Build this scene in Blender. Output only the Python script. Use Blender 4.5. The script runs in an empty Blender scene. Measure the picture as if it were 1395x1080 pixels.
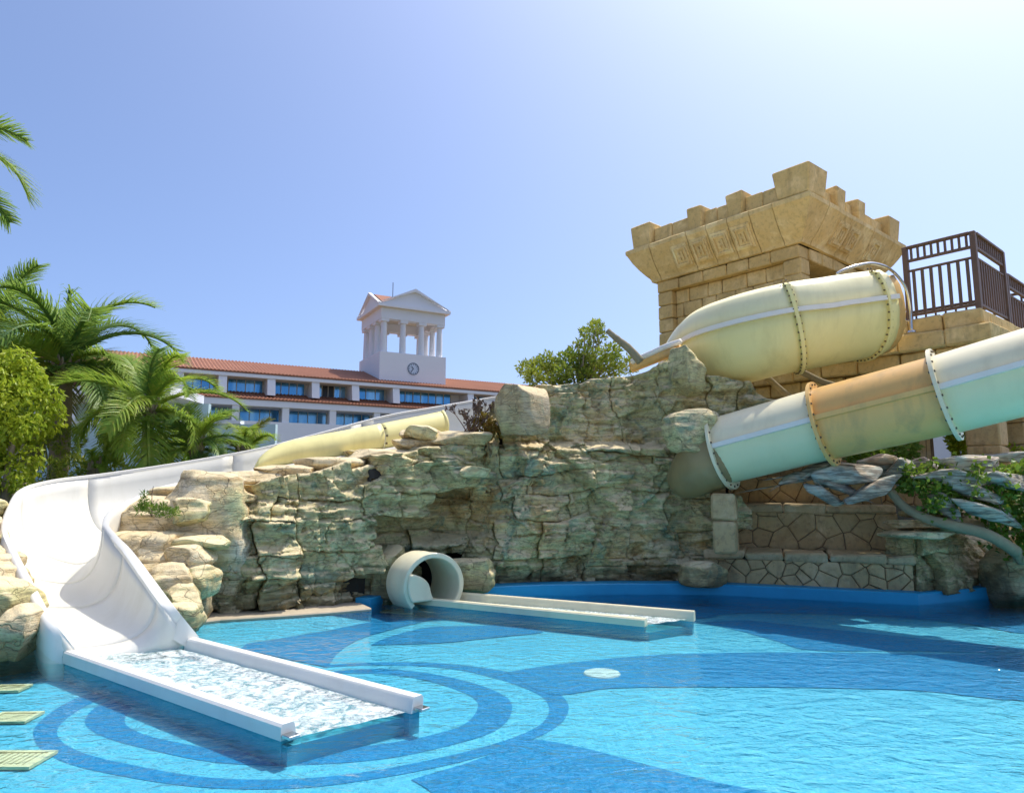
import bpy, bmesh, math, random
import numpy as np
from mathutils import Vector, Matrix

# ------------------------------------------------------------------ camera, sky, sun, exposure
S = bpy.context.scene
F_PX, W_PX, H_PX, CAM_H, HORIZON = 945.0, 1395.0, 1080.0, 1.7, 665.0
PITCH = math.atan((HORIZON - H_PX / 2) / F_PX)
cam_data = bpy.data.cameras.new('camera')
cam_data.sensor_width = 36.0
cam_data.lens = F_PX / W_PX * 36.0
cam_data.clip_start = 0.05
cam_data.clip_end = 6000
cam = bpy.data.objects.new('camera', cam_data)
S.collection.objects.link(cam)
cam.location = (0, 0, CAM_H)
cam.rotation_euler = (math.radians(90) + PITCH, 0, 0)
S.camera = cam

SUN_AZ, SUN_EL = math.radians(52), math.radians(65)      # azimuth clockwise from +Y (view direction)
sun_dir = Vector((math.sin(SUN_AZ) * math.cos(SUN_EL), math.cos(SUN_AZ) * math.cos(SUN_EL), math.sin(SUN_EL)))
world = bpy.data.worlds.new('World')
S.world = world
world.use_nodes = True
wn = world.node_tree
bg = wn.nodes['Background']
sky = wn.nodes.new('ShaderNodeTexSky')
sky.sky_type = 'NISHITA'
sky.sun_disc = False
sky.sun_elevation = SUN_EL
sky.sun_rotation = SUN_AZ
sky.air_density = 0.65
sky.dust_density = 3.3
sky.ozone_density = 7.0
wn.links.new(sky.outputs['Color'], bg.inputs['Color'])
bg.inputs['Strength'].default_value = 0.15
sun_data = bpy.data.lights.new('sun', 'SUN')
sun_data.energy = 2.45
sun_data.angle = math.radians(0.53)
sun_data.color = (1.0, 0.94, 0.82)
sun = bpy.data.objects.new('sun', sun_data)
S.collection.objects.link(sun)
sun.location = (0, 0, 30)
sun.rotation_euler = (-sun_dir).to_track_quat('-Z', 'Y').to_euler()
S.view_settings.view_transform = 'Standard'
S.view_settings.look = 'None'
S.view_settings.exposure = 0.80
S.view_settings.gamma = 1.0
S.view_settings.use_curve_mapping = False
S.render.engine = 'CYCLES'
S.cycles.max_bounces = 8
S.cycles.transparent_max_bounces = 16
S.cycles.caustics_reflective = False
S.cycles.caustics_refractive = False

# ------------------------------------------------------------------ measuring helpers (photo pixel -> place in the world)
CP, SP = math.cos(PITCH), math.sin(PITCH)
def ray(u, v):
    x, y = (u - W_PX / 2) / F_PX, (H_PX / 2 - v) / F_PX
    fy, fz = CP - y * SP, SP + y * CP
    return Vector((x / fy, 1.0, fz / fy))
def P(u, v, d):
    r = ray(u, v)
    return Vector((r.x * d, d, CAM_H + r.z * d))
def PZ(u, v, z):
    r = ray(u, v)
    d = (z - CAM_H) / r.z
    return Vector((r.x * d, d, z))

# ------------------------------------------------------------------ noise
def _h(ix, iy, iz):
    n = (ix.astype(np.int64) * 374761393 + iy.astype(np.int64) * 668265263 + iz.astype(np.int64) * 2147483647) & 0xffffffff
    n = ((n ^ (n >> 13)) * 1274126177) & 0xffffffff
    n = (n ^ (n >> 16)) & 0xffffffff
    n = (n * 2246822519) & 0xffffffff
    n = n ^ (n >> 15)
    return n / 4294967295.0 * 2 - 1
def vnoise(x, y, z=0.0):
    x, y, z = np.broadcast_arrays(np.asarray(x, float), np.asarray(y, float), np.asarray(z, float))
    ix, iy, iz = np.floor(x), np.floor(y), np.floor(z)
    fx, fy, fz = x - ix, y - iy, z - iz
    fx, fy, fz = fx * fx * (3 - 2 * fx), fy * fy * (3 - 2 * fy), fz * fz * (3 - 2 * fz)
    r = 0
    for a in (0, 1):
        wa = fx if a else 1 - fx
        for b in (0, 1):
            wb = fy if b else 1 - fy
            for c in (0, 1):
                r = r + wa * wb * (fz if c else 1 - fz) * _h(ix + a, iy + b, iz + c)
    return r
def fbm(x, y, z=0.0, o=4):
    r, a, f = 0, 0.5, 1.0
    for k in range(o):
        r = r + a * vnoise(np.asarray(x) * f + 17.3 * k, np.asarray(y) * f - 9.1 * k, np.asarray(z) * f + 5.7 * k)
        a *= 0.5; f *= 2.03
    return r
def sstep(e0, e1, x):
    t = np.clip((np.asarray(x, float) - e0) / (e1 - e0), 0, 1)
    return t * t * (3 - 2 * t)

# ------------------------------------------------------------------ object helpers
COL = S.collection
def wloc(o):
    v = Vector((0, 0, 0))
    while o is not None:
        v = v + o.location
        o = o.parent
    return v
def tag(o, label=None, cat=None, group=None, kind=None):
    if label: o['label'] = label
    if cat: o['category'] = cat
    if group: o['group'] = group
    if kind: o['kind'] = kind
    return o
def thing(name, label, cat, loc=(0, 0, 0), group=None):
    o = bpy.data.objects.new(name, None)
    COL.objects.link(o)
    o.location = loc
    o.empty_display_size = 0.2
    return tag(o, label, cat, group)
def link(name, me, parent=None):
    o = bpy.data.objects.new(name, me)
    COL.objects.link(o)
    if parent is not None: o.parent = parent
    return o
def copy_tree(o, parent=None):
    c = o.copy()
    COL.objects.link(c)
    c.parent = parent
    for ch in list(o.children):
        copy_tree(ch, c)
    return c

class MB:
    """collects geometry of ONE mesh in world coordinates"""
    def __init__(self):
        self.v, self.f, self.m = [], [], []
    def add(self, verts, faces, mi=0):
        n = len(self.v)
        self.v += [tuple(p) for p in verts]
        self.f += [tuple(i + n for i in fc) for fc in faces]
        self.m += [mi] * len(faces)
        return self
    def box(self, c, h, ax=Vector((1, 0, 0)), ay=Vector((0, 1, 0)), az=Vector((0, 0, 1)), b=0.0, jit=0.0, rnd=None, taper=1.0):
        """chamfered box: centre c, half sizes h, axes; taper scales the bottom's ax/ay"""
        c = Vector(c); ax, ay, az = Vector(ax), Vector(ay), Vector(az)
        if b <= 0:
            vs = []
            for sz in (-1, 1):
                t = taper if sz < 0 else 1.0
                for sx, sy in ((-1, -1), (1, -1), (1, 1), (-1, 1)):
                    vs.append(c + ax * (sx * h[0] * t) + ay * (sy * h[1] * t) + az * (sz * h[2]))
            return self.add(vs, [(3, 2, 1, 0), (4, 5, 6, 7), (0, 1, 5, 4), (1, 2, 6, 5), (2, 3, 7, 6), (3, 0, 4, 7)])
        vs, idx = [], {}
        A = (ax, ay, az)
        for sx in (-1, 1):
            for sy in (-1, 1):
                for sz in (-1, 1):
                    s = (sx, sy, sz)
                    t = taper if sz < 0 else 1.0
                    j = Vector((0, 0, 0))
                    if jit and rnd: j = Vector([rnd.uniform(-jit, jit) for _ in range(3)])
                    for k in range(3):
                        p = c + j
                        for q in range(3):
                            hq = h[q] * (t if q < 2 else 1.0)
                            p = p + A[q] * (s[q] * (hq if q == k else max(hq - b, hq * 0.2)))
                        idx[(s, k)] = len(vs)
                        vs.append(p)
        fs = []
        for k in range(3):
            o1, o2 = (k + 1) % 3, (k + 2) % 3
            for sg in (-1, 1):
                q = []
                for a_, b_ in ((-1, -1), (1, -1), (1, 1), (-1, 1)):
                    s = [0, 0, 0]; s[k] = sg; s[o1] = a_; s[o2] = b_
                    q.append(idx[(tuple(s), k)])
                fs.append(tuple(q if sg > 0 else q[::-1]))
        for k in range(3):
            o1, o2 = (k + 1) % 3, (k + 2) % 3
            for a_ in (-1, 1):
                for b_ in (-1, 1):
                    s0 = [0, 0, 0]; s0[o1] = a_; s0[o2] = b_; s0[k] = -1
                    s1 = list(s0); s1[k] = 1
                    s0, s1 = tuple(s0), tuple(s1)
                    q = (idx[(s0, o1)], idx[(s1, o1)], idx[(s1, o2)], idx[(s0, o2)])
                    fs.append(q if a_ * b_ < 0 else q[::-1])
        for sx in (-1, 1):
            for sy in (-1, 1):
                for sz in (-1, 1):
                    s = (sx, sy, sz)
                    q = (idx[(s, 0)], idx[(s, 1)], idx[(s, 2)])
                    fs.append(q if sx * sy * sz > 0 else q[::-1])
        return self.add(vs, fs)
    def tube(self, pts, r, n=8, cap=True):
        pts = [Vector(p) for p in pts]
        rs = r if isinstance(r, (list, tuple)) else [r] * len(pts)
        rings, up = [], None
        for i, p in enumerate(pts):
            t = (pts[min(i + 1, len(pts) - 1)] - pts[max(i - 1, 0)]).normalized()
            if up is None:
                up = Vector((0, 0, 1)) if abs(t.z) < 0.9 else Vector((1, 0, 0))
            s = t.cross(up).normalized()
            up = s.cross(t).normalized()
            rings.append([p + (s * math.cos(2 * math.pi * k / n) + up * math.sin(2 * math.pi * k / n)) * rs[i] for k in range(n)])
        vs = [p for rg in rings for p in rg]
        fs = []
        for i in range(len(rings) - 1):
            for k in range(n):
                k2 = (k + 1) % n
                fs.append((i * n + k, i * n + k2, (i + 1) * n + k2, (i + 1) * n + k))
        if cap:
            fs.append(tuple(range(n))[::-1])
            fs.append(tuple((len(rings) - 1) * n + k for k in range(n)))
        return self.add(vs, fs)
    def grid(self, rows, closed=False, flip=False):
        """rows of equal length -> quads"""
        n = len(rows[0])
        vs = [p for r in rows for p in r]
        fs = []
        for i in range(len(rows) - 1):
            for k in range(n if closed else n - 1):
                k2 = (k + 1) % n
                q = (i * n + k, i * n + k2, (i + 1) * n + k2, (i + 1) * n + k)
                fs.append(q[::-1] if flip else q)
        return self.add(vs, fs)
    def prism(self, poly, e):
        """polygon extruded by vector e"""
        n = len(poly); e = Vector(e)
        vs = [Vector(p) for p in poly] + [Vector(p) + e for p in poly]
        fs = [tuple(range(n))[::-1], tuple(range(n, 2 * n))]
        for k in range(n):
            k2 = (k + 1) % n
            fs.append((k, k2, n + k2, n + k))
        return self.add(vs, fs)
    def build(self, name, mat, parent=None, smooth=False, fixn=False, local=False):
        off = Vector((0, 0, 0)) if (parent is None or local) else wloc(parent)
        me = bpy.data.meshes.new(name)
        arr = np.array(self.v, dtype=float) - np.array(off) if self.v else np.zeros((0, 3))
        me.from_pydata(arr.tolist(), [], self.f)
        for m_ in (mat if isinstance(mat, (list, tuple)) else [mat]):
            me.materials.append(m_)
        if isinstance(mat, (list, tuple)) and len(mat) > 1:
            me.polygons.foreach_set('material_index', self.m)
        if fixn:
            bm = bmesh.new(); bm.from_mesh(me)
            bmesh.ops.recalc_face_normals(bm, faces=bm.faces)
            bm.to_mesh(me); bm.free()
        if smooth:
            me.shade_smooth()
            if smooth != True:
                me.set_sharp_from_angle(angle=math.radians(smooth))
        me.update()
        return link(name, me, parent)

def catmull(pts, sub):
    pts = [np.array(p, float) for p in pts]
    out = []
    for i in range(len(pts) - 1):
        p0, p1, p2, p3 = pts[max(i - 1, 0)], pts[i], pts[i + 1], pts[min(i + 2, len(pts) - 1)]
        for k in range(sub):
            t = k / sub
            out.append(0.5 * (2 * p1 + (p2 - p0) * t + (2 * p0 - 5 * p1 + 4 * p2 - p3) * t * t + (3 * p1 - p0 - 3 * p2 + p3) * t ** 3))
    out.append(pts[-1])
    return out

# ------------------------------------------------------------------ materials
class NT:
    def __init__(self, name):
        self.mat = bpy.data.materials.new(name)
        self.mat.use_nodes = True
        self.t = self.mat.node_tree
        self.t.nodes.clear()
        self.out = self.t.nodes.new('ShaderNodeOutputMaterial')
        self._pos = None
    def put(self, sock, val):
        if hasattr(val, 'is_output'): self.t.links.new(val, sock)
        elif val is not None:
            if sock.type == 'RGBA' and len(val) == 3: val = (*val, 1)
            sock.default_value = val
    def n(self, typ, props=None, **ins):
        nd = self.t.nodes.new('ShaderNode' + typ)
        for k, v in (props or {}).items(): setattr(nd, k, v)
        for k, v in ins.items():
            key = int(k[1:]) if k[0] == 'i' and k[1:].isdigit() else k.replace('_', ' ')
            self.put(nd.inputs[key], v)
        return nd
    @property
    def pos(self):
        if self._pos is None: self._pos = self.n('NewGeometry').outputs['Position']
        return self._pos
    @property
    def objco(self):
        return self.n('TexCoord').outputs['Object']
    def sc(self, vec, s):
        return self.n('VectorMath', {'operation': 'MULTIPLY'}, i0=vec, i1=s).outputs[0]
    def noise(self, scale, detail=5, rough=0.55, vec=None, dist=0.0, out='Fac'):
        return self.n('TexNoise', None, Vector=vec if vec is not None else self.pos, Scale=scale, Detail=detail, Roughness=rough, Distortion=dist).outputs[out]
    def vor(self, scale, vec=None, feature='F1', out='Distance', rnd=1.0):
        nd = self.n('TexVoronoi', {'feature': feature}, Vector=vec if vec is not None else self.pos, Scale=scale, Randomness=rnd)
        return nd.outputs[out]
    def ramp(self, fac, stops, interp='LINEAR'):
        nd = self.n('ValToRGB', None, Fac=fac)
        cr = nd.color_ramp
        cr.interpolation = interp
        while len(cr.elements) < len(stops): cr.elements.new(0.5)
        for e, (p, c) in zip(cr.elements, stops):
            e.position = p
            e.color = (*c, 1) if isinstance(c, (tuple, list)) else (c, c, c, 1)
        return nd.outputs['Color']
    def mix(self, fac, a, b, mode='MIX'):
        nd = self.n('Mix', {'data_type': 'RGBA', 'blend_type': mode})
        self.put(nd.inputs[0], fac); self.put(nd.inputs[6], a); self.put(nd.inputs[7], b)
        return nd.outputs[2]
    def m(self, op, a, b=None, c=None, clamp=False):
        nd = self.n('Math', {'operation': op, 'use_clamp': clamp}, i0=a)
        if b is not None: self.put(nd.inputs[1], b)
        if c is not None: self.put(nd.inputs[2], c)
        return nd.outputs[0]
    def bump(self, h, strength=0.4, dist=0.02, normal=None):
        nd = self.n('Bump', None, Strength=strength, Distance=dist, Height=h)
        if normal is not None: self.put(nd.inputs['Normal'], normal)
        return nd.outputs[0]
    def rnd(self):
        return self.n('ObjectInfo').outputs['Random']
    def pbr(self, color, rough=0.6, normal=None, metal=0.0, spec=0.4, trans=0.0, **kw):
        nd = self.n('BsdfPrincipled', None, Roughness=rough, Metallic=metal)
        self.put(nd.inputs['Base Color'], color)
        nd.inputs['Specular IOR Level'].default_value = spec
        if normal is not None: self.put(nd.inputs['Normal'], normal)
        for k, v in kw.items(): self.put(nd.inputs[k.replace('_', ' ')], v)
        self.t.links.new(nd.outputs[0], self.out.inputs['Surface'])
        return self.mat
    def surf(self, sh):
        self.t.links.new(sh, self.out.inputs['Surface'])
        return self.mat

def m_rock(name, tan=(0.72, 0.54, 0.25), green=(0.50, 0.50, 0.25), teal=(0.25, 0.37, 0.25), dark=(0.09, 0.07, 0.045), g=0.5):
    t = NT(name)
    big = t.noise(0.62, 4, 0.6, dist=0.9)
    mid = t.noise(1.7, 6, 0.65, dist=0.8)
    patch = t.noise(1.15, 5, 0.62, dist=1.6, vec=t.n('VectorMath', {'operation': 'ADD'}, i0=t.pos, i1=(13.7, 4.1, 9.3)).outputs[0])
    blot = t.noise(2.4, 5, 0.7, dist=1.0, vec=t.n('VectorMath', {'operation': 'ADD'}, i0=t.pos, i1=(-7.7, 2.1, 3.3)).outputs[0])
    strat = t.noise(1.0, 8, 0.68, vec=t.sc(t.pos, (1.6, 1.6, 12.0)), dist=0.7)
    fine = t.noise(14, 8, 0.7)
    c = t.ramp(mid, [(0.30, (tan[0] * 0.55, tan[1] * 0.44, tan[2] * 0.30)), (0.46, tan), (0.64, (min(tan[0] * 1.18, 0.8), min(tan[1] * 1.24, 0.74), tan[2] * 1.6))])
    pale = (green[0] * 1.25, green[1] * 1.30, green[2] * 1.35)
    c = t.mix(t.ramp(big, [(0.56 - 0.2 * g, 0.0), (0.66 - 0.2 * g, 0.8)]), c, t.mix(t.ramp(mid, [(0.4, 0.0), (0.6, 1.0)]), green, pale))
    c = t.mix(t.ramp(patch, [(0.65 - 0.13 * g, 0.0), (0.73 - 0.13 * g, 0.9)]), c, teal)
    c = t.mix(t.ramp(patch, [(0.26, 0.75), (0.38, 0.0)]), c, (tan[0] * 0.72, tan[1] * 0.52, tan[2] * 0.32))
    c = t.mix(t.ramp(blot, [(0.55, 0.0), (0.70, 0.75)]), c, (0.13, 0.115, 0.075))
    c = t.mix(t.m('MULTIPLY', t.rnd(), 0.28), c, (tan[0] * 0.8, tan[1] * 0.72, tan[2] * 0.55))
    c = t.mix(t.ramp(strat, [(0.36, 0.6), (0.47, 0.0)]), c, (0.22, 0.16, 0.09))
    c = t.mix(t.ramp(strat, [(0.475, 0.0), (0.497, 0.65), (0.503, 0.65), (0.525, 0.0)]), c, (0.10, 0.085, 0.055))
    c = t.mix(t.ramp(strat, [(0.6, 0.0), (0.74, 0.6)]), c, (0.80, 0.68, 0.40))
    # damp brown tide mark above the water line
    zc = t.n('SeparateXYZ', None, Vector=t.pos).outputs['Z']
    c = t.mix(t.ramp(t.m('ADD', zc, t.m('MULTIPLY', t.m('SUBTRACT', mid, 0.5), 1.2)), [(0.12, 0.75), (0.55, 0.0)]), c, (0.15, 0.115, 0.06))
    # upward faces mixed to a paler sandy tan
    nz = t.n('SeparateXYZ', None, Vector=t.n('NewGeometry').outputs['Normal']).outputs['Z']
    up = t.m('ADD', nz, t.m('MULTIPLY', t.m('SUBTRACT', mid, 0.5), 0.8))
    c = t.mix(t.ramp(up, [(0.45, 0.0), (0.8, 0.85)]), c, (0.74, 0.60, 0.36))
    veins = t.vor(2.6, vec=t.n('VectorMath', {'operation': 'ADD'}, i0=t.sc(t.pos, (1, 1, 1.7)), i1=t.n('VectorMath', {'operation': 'SCALE'}, i0=t.noise(1.2, 4, out='Color'), Scale=0.9).outputs[0]).outputs[0], feature='DISTANCE_TO_EDGE')
    crk = t.ramp(veins, [(0.0, 1.0), (0.018, 0.0)])
    c = t.mix(t.m('MULTIPLY', crk, t.ramp(t.noise(0.9, 3), [(0.45, 0.0), (0.65, 0.55)])), c, dark)
    c = t.mix(0.4, c, t.ramp(fine, [(0.25, 0.28), (0.75, 0.78)]), 'OVERLAY')
    c = t.mix(t.ramp(t.noise(0.8, 4, 0.6, vec=t.sc(t.pos, (4.5, 4.5, 0.55)), dist=0.4), [(0.55, 0.0), (0.75, 0.5)]), c, (0.15, 0.135, 0.085))
    h = t.m('ADD', t.m('MULTIPLY', strat, 0.6), t.m('ADD', t.m('MULTIPLY', fine, 0.25), t.m('MULTIPLY', crk, -0.5)))
    h = t.m('ADD', h, t.m('MULTIPLY', t.noise(4.5, 7, 0.68), 0.9))
    return t.pbr(c, t.ramp(fine, [(0.3, 0.6), (0.7, 0.85)]), t.bump(h, 0.75, 0.05), spec=0.25)

def m_block(name, base, var=0.35, stain=(0.16, 0.12, 0.07), bump=0.5, sc=1.0, ochre=(0.50, 0.36, 0.13)):
    t = NT(name)
    r = t.rnd()
    n1 = t.noise(1.9 * sc, 6, 0.65, dist=0.4)
    n2 = t.noise(11 * sc, 8, 0.7)
    n3 = t.noise(45 * sc, 4, 0.7)
    c = t.mix(t.ramp(n1, [(0.35, 0.0), (0.7, var + 0.25)]), base, ochre)
    c = t.mix(t.m('MULTIPLY', r, var), c, (base[0] * 0.62, base[1] * 0.60, base[2] * 0.58))
    c = t.mix(t.ramp(n2, [(0.5, 0.0), (0.75, 0.7)]), c, stain)
    c = t.mix(t.ramp(t.noise(0.8 * sc, 5, 0.7, dist=0.5), [(0.5, 0.0), (0.72, 0.55)]), c, (base[0] * 0.55, base[1] * 0.5, base[2] * 0.42))
    c = t.mix(t.ramp(n1, [(0.28, 0.8), (0.46, 0.0)]), c, (min(1, base[0] * 1.25), min(1, base[1] * 1.28), min(1, base[2] * 1.4)))
    drip = t.noise(1.0, 5, 0.6, vec=t.sc(t.pos, (5, 5, 0.5)))
    c = t.mix(t.ramp(drip, [(0.56, 0.0), (0.75, 0.55)]), c, stain)
    h = t.m('ADD', t.m('MULTIPLY', n2, 1.0), t.m('MULTIPLY', n3, 0.35))
    return t.pbr(c, 0.82, t.bump(h, bump, 0.03), spec=0.25)

def m_plain(name, col, rough=0.5, noise=0.12, sc=6.0, spec=0.4, bump=0.0, metal=0.0):
    t = NT(name)
    n1 = t.noise(sc, 6, 0.65)
    n0 = t.noise(sc * 0.17, 4, 0.6)
    c = t.mix(t.ramp(n1, [(0.3, 0.0), (0.75, noise)]), col, tuple(x * 0.45 for x in col))
    c = t.mix(t.ramp(n0, [(0.4, 0.0), (0.7, noise)]), c, tuple(x * 0.6 for x in col))
    nm = t.bump(n1, bump, 0.01) if bump else None
    return t.pbr(c, rough, nm, spec=spec, metal=metal)

def m_fibre(name, col, dirt=(0.30, 0.25, 0.14), amt=0.35, rough=0.32, streak=True, sub=0.0):
    """gel-coated fibreglass: faint waviness, rain streaks and grime"""
    t = NT(name)
    st = t.noise(1.0, 6, 0.62, vec=t.sc(t.pos, (3.5, 3.5, 0.6)))
    bl = t.noise(0.9, 5, 0.6, dist=0.5)
    sp = t.noise(24, 5, 0.7)
    c = t.mix(t.ramp(st, [(0.5, 0.0), (0.78, amt)]), col, dirt)
    c = t.mix(t.ramp(bl, [(0.45, 0.0), (0.75, amt * 0.8)]), c, tuple(a * 0.55 + b * 0.45 for a, b in zip(col, dirt)))
    c = t.mix(t.ramp(sp, [(0.62, 0.0), (0.8, amt * 0.7)]), c, dirt)
    kw = {}
    return t.pbr(c, t.ramp(bl, [(0.3, rough), (0.7, rough + 0.18)]), t.bump(t.m('ADD', t.noise(2.2, 2), t.m('MULTIPLY', sp, 0.05)), 0.18, 0.02), spec=0.45, **kw)

def m_leaf(name, a, b, c3, trans=0.35, rough=0.45, sc=1.5):
    t = NT(name)
    n1 = t.noise(sc, 3)
    n2 = t.noise(sc * 9, 3)
    c = t.mix(t.ramp(n1, [(0.35, 0.0), (0.62, 1.0)]), a, b)
    c = t.mix(t.ramp(n2, [(0.5, 0.0), (0.72, 0.8)]), c, c3)
    d = t.n('BsdfPrincipled', None, Roughness=rough)
    t.put(d.inputs['Base Color'], c)
    d.inputs['Specular IOR Level'].default_value = 0.35
    tr = t.n('BsdfTranslucent', None, Color=t.mix(0.35, c, (0.35, 0.45, 0.05)))
    mx = t.n('MixShader', None, i0=trans, i1=d.outputs[0], i2=tr.outputs[0])
    return t.surf(mx.outputs[0])

MAT = {}
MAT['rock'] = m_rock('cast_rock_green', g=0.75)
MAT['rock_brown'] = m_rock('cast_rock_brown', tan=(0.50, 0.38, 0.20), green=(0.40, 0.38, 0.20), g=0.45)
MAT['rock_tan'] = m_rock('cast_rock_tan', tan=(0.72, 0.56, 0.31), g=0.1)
MAT['pale_yellow'] = m_fibre('pale_yellow_fibreglass', (0.85, 0.79, 0.48), dirt=(0.42, 0.36, 0.14), amt=0.3)
MAT['rock_dark'] = m_plain('rock_core', (0.045, 0.04, 0.03), 0.9, 0.3, bump=0.5)  # near-black puts the shade of gaps and the slot into the core's colour
MAT['kiosk'] = m_block('sand_block', (0.76, 0.57, 0.26), ochre=(0.66, 0.45, 0.15), stain=(0.30, 0.20, 0.09))
MAT['kiosk_core'] = m_plain('mortar', (0.20, 0.16, 0.09), 0.9, 0.3, bump=0.4)
MAT['cornice'] = m_block('sand_cornice', (0.84, 0.65, 0.32), ochre=(0.76, 0.52, 0.17), bump=0.5, stain=(0.36, 0.25, 0.11))
MAT['carved'] = m_block('carved_panel', (0.90, 0.74, 0.42), ochre=(0.80, 0.58, 0.22), bump=0.5, stain=(0.40, 0.29, 0.14))
MAT['terrace'] = m_block('terrace_stone', (0.58, 0.43, 0.23), ochre=(0.50, 0.34, 0.14), bump=0.7)
MAT['terrace_cap'] = m_block('terrace_cap', (0.62, 0.49, 0.29), ochre=(0.52, 0.37, 0.18), bump=0.7)
MAT['joint'] = m_plain('joint', (0.20, 0.145, 0.085), 0.95, 0.3, bump=0.5)
MAT['white_fibre'] = m_fibre('white_fibreglass', (0.74, 0.72, 0.64), dirt=(0.5, 0.45, 0.32), amt=0.28)
MAT['white_rim'] = m_fibre('white_rim', (0.78, 0.76, 0.70), dirt=(0.5, 0.45, 0.34), amt=0.2)
MAT['yellow_fibre'] = m_fibre('yellow_fibreglass', (0.85, 0.77, 0.34), dirt=(0.42, 0.36, 0.12), amt=0.35)
MAT['cream_fibre'] = m_fibre('cream_fibreglass', (0.80, 0.73, 0.50), dirt=(0.40, 0.34, 0.2), amt=0.3)
MAT['mint_fibre'] = m_fibre('mint_fibreglass', (0.68, 0.74, 0.46), dirt=(0.45, 0.5, 0.3), amt=0.2)
MAT['brown_fibre'] = m_fibre('brown_fibreglass', (0.72, 0.42, 0.13), dirt=(0.26, 0.19, 0.09), amt=0.6)
MAT['tan_fibre'] = m_fibre('tan_fibreglass', (0.80, 0.49, 0.16), dirt=(0.25, 0.2, 0.11), amt=0.6)
MAT['umber_fibre'] = m_fibre('umber_fibreglass', (0.30, 0.23, 0.10), dirt=(0.12, 0.1, 0.05), amt=0.5)
MAT['bolt'] = m_plain('bolt_head', (0.16, 0.13, 0.09), 0.5, 0.3, metal=0.6)
MAT['steel'] = m_plain('stainless_steel', (0.62, 0.61, 0.58), 0.22, 0.1, metal=1.0)
MAT['black'] = m_plain('dark_inside', (0.012, 0.012, 0.012), 0.8, 0.1)  # shade deep in the tunnel put into the colour of its throat
MAT['wood'] = m_plain('brown_painted_wood', (0.17, 0.10, 0.065), 0.55, 0.4, sc=14, bump=0.3)
MAT['hotel_white'] = m_plain('white_render', (0.80, 0.80, 0.82), 0.8, 0.06, sc=0.6)
MAT['roof_tile'] = m_plain('terracotta_tile', (0.36, 0.155, 0.09), 0.8, 0.4, sc=3.0)
MAT['bark'] = m_plain('palm_bark', (0.36, 0.29, 0.21), 0.9, 0.6, sc=7, bump=0.9)
MAT['branch'] = m_plain('grey_branch', (0.34, 0.29, 0.18), 0.9, 0.5, sc=9, bump=0.8)
MAT['palm'] = m_leaf('palm_leaf', (0.10, 0.22, 0.08), (0.18, 0.32, 0.06), (0.38, 0.42, 0.09), 0.5)
MAT['palm_y'] = m_leaf('palm_leaf_bright', (0.20, 0.36, 0.05), (0.33, 0.45, 0.06), (0.52, 0.50, 0.09), 0.5)
MAT['palm_dry'] = m_leaf('palm_leaf_dry', (0.22, 0.19, 0.08), (0.16, 0.18, 0.05), (0.30, 0.24, 0.1), 0.3)
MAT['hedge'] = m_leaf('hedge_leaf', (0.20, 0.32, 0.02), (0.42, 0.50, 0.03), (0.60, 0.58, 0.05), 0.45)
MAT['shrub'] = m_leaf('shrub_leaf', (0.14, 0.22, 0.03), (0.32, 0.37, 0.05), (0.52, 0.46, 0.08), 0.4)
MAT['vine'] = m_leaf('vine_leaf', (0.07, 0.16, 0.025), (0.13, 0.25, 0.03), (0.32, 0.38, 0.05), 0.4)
MAT['rust_leaf'] = m_leaf('rust_leaf', (0.25, 0.13, 0.03), (0.34, 0.20, 0.04), (0.20, 0.20, 0.05), 0.3)
MAT['dry_head'] = m_plain('dry_flower', (0.16, 0.10, 0.07), 0.9, 0.4)
# ------------------------------------------------------------------ ground, pool, water
def ground_h(x, y):
    x, y = np.asarray(x, float), np.asarray(y, float)
    h = -0.75 + 0 * x
    back = sstep(11.8, 13.2, y) * 1.65 + sstep(13.5, 18, y) * 0.95
    h = h + back
    left = sstep(-7.6, -9.2, x) * sstep(7.2, 9.5, y)
    h = np.where(left > 0, np.maximum(h, -0.75 + left * 2.0), h)
    deckl = sstep(-5.6, -6.0, x) * (y < 7.2)
    h = np.where(deckl > 0.5, -0.02, h)
    return h + 0.05 * vnoise(x * 0.8, y * 0.8)
t = NT('garden_soil')
g1, g2 = t.noise(0.35, 5), t.noise(9, 6, 0.7)
MAT['soil'] = t.pbr(t.mix(t.ramp(g2, [(0.35, 0.0), (0.65, 1.0)]), t.mix(t.ramp(g1, [(0.4, 0.0), (0.6, 1.0)]), (0.10, 0.13, 0.035), (0.20, 0.16, 0.09)), (0.13, 0.11, 0.06)), 0.95, t.bump(g2, 0.8, 0.05))
xs = sorted(set(list(np.arange(-16, 20.01, 0.4)) + [-1500, -700, -300, -140, -70, -40, -25, 30, 50, 90, 180, 400, 800, 1500]))
ys = sorted(set(list(np.arange(-2, 24.01, 0.4)) + [-60, -25, -10, 32, 45, 65, 100, 180, 350, 700, 1400, 2800]))
XX, YY = np.meshgrid(xs, ys)
ZZ = ground_h(XX, YY)
g = MB()
g.grid([[(XX[j, i], YY[j, i], ZZ[j, i]) for i in range(len(xs))] for j in range(len(ys))])
tag(g.build('ground', MAT['soil'], smooth=True), kind='structure')

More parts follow.
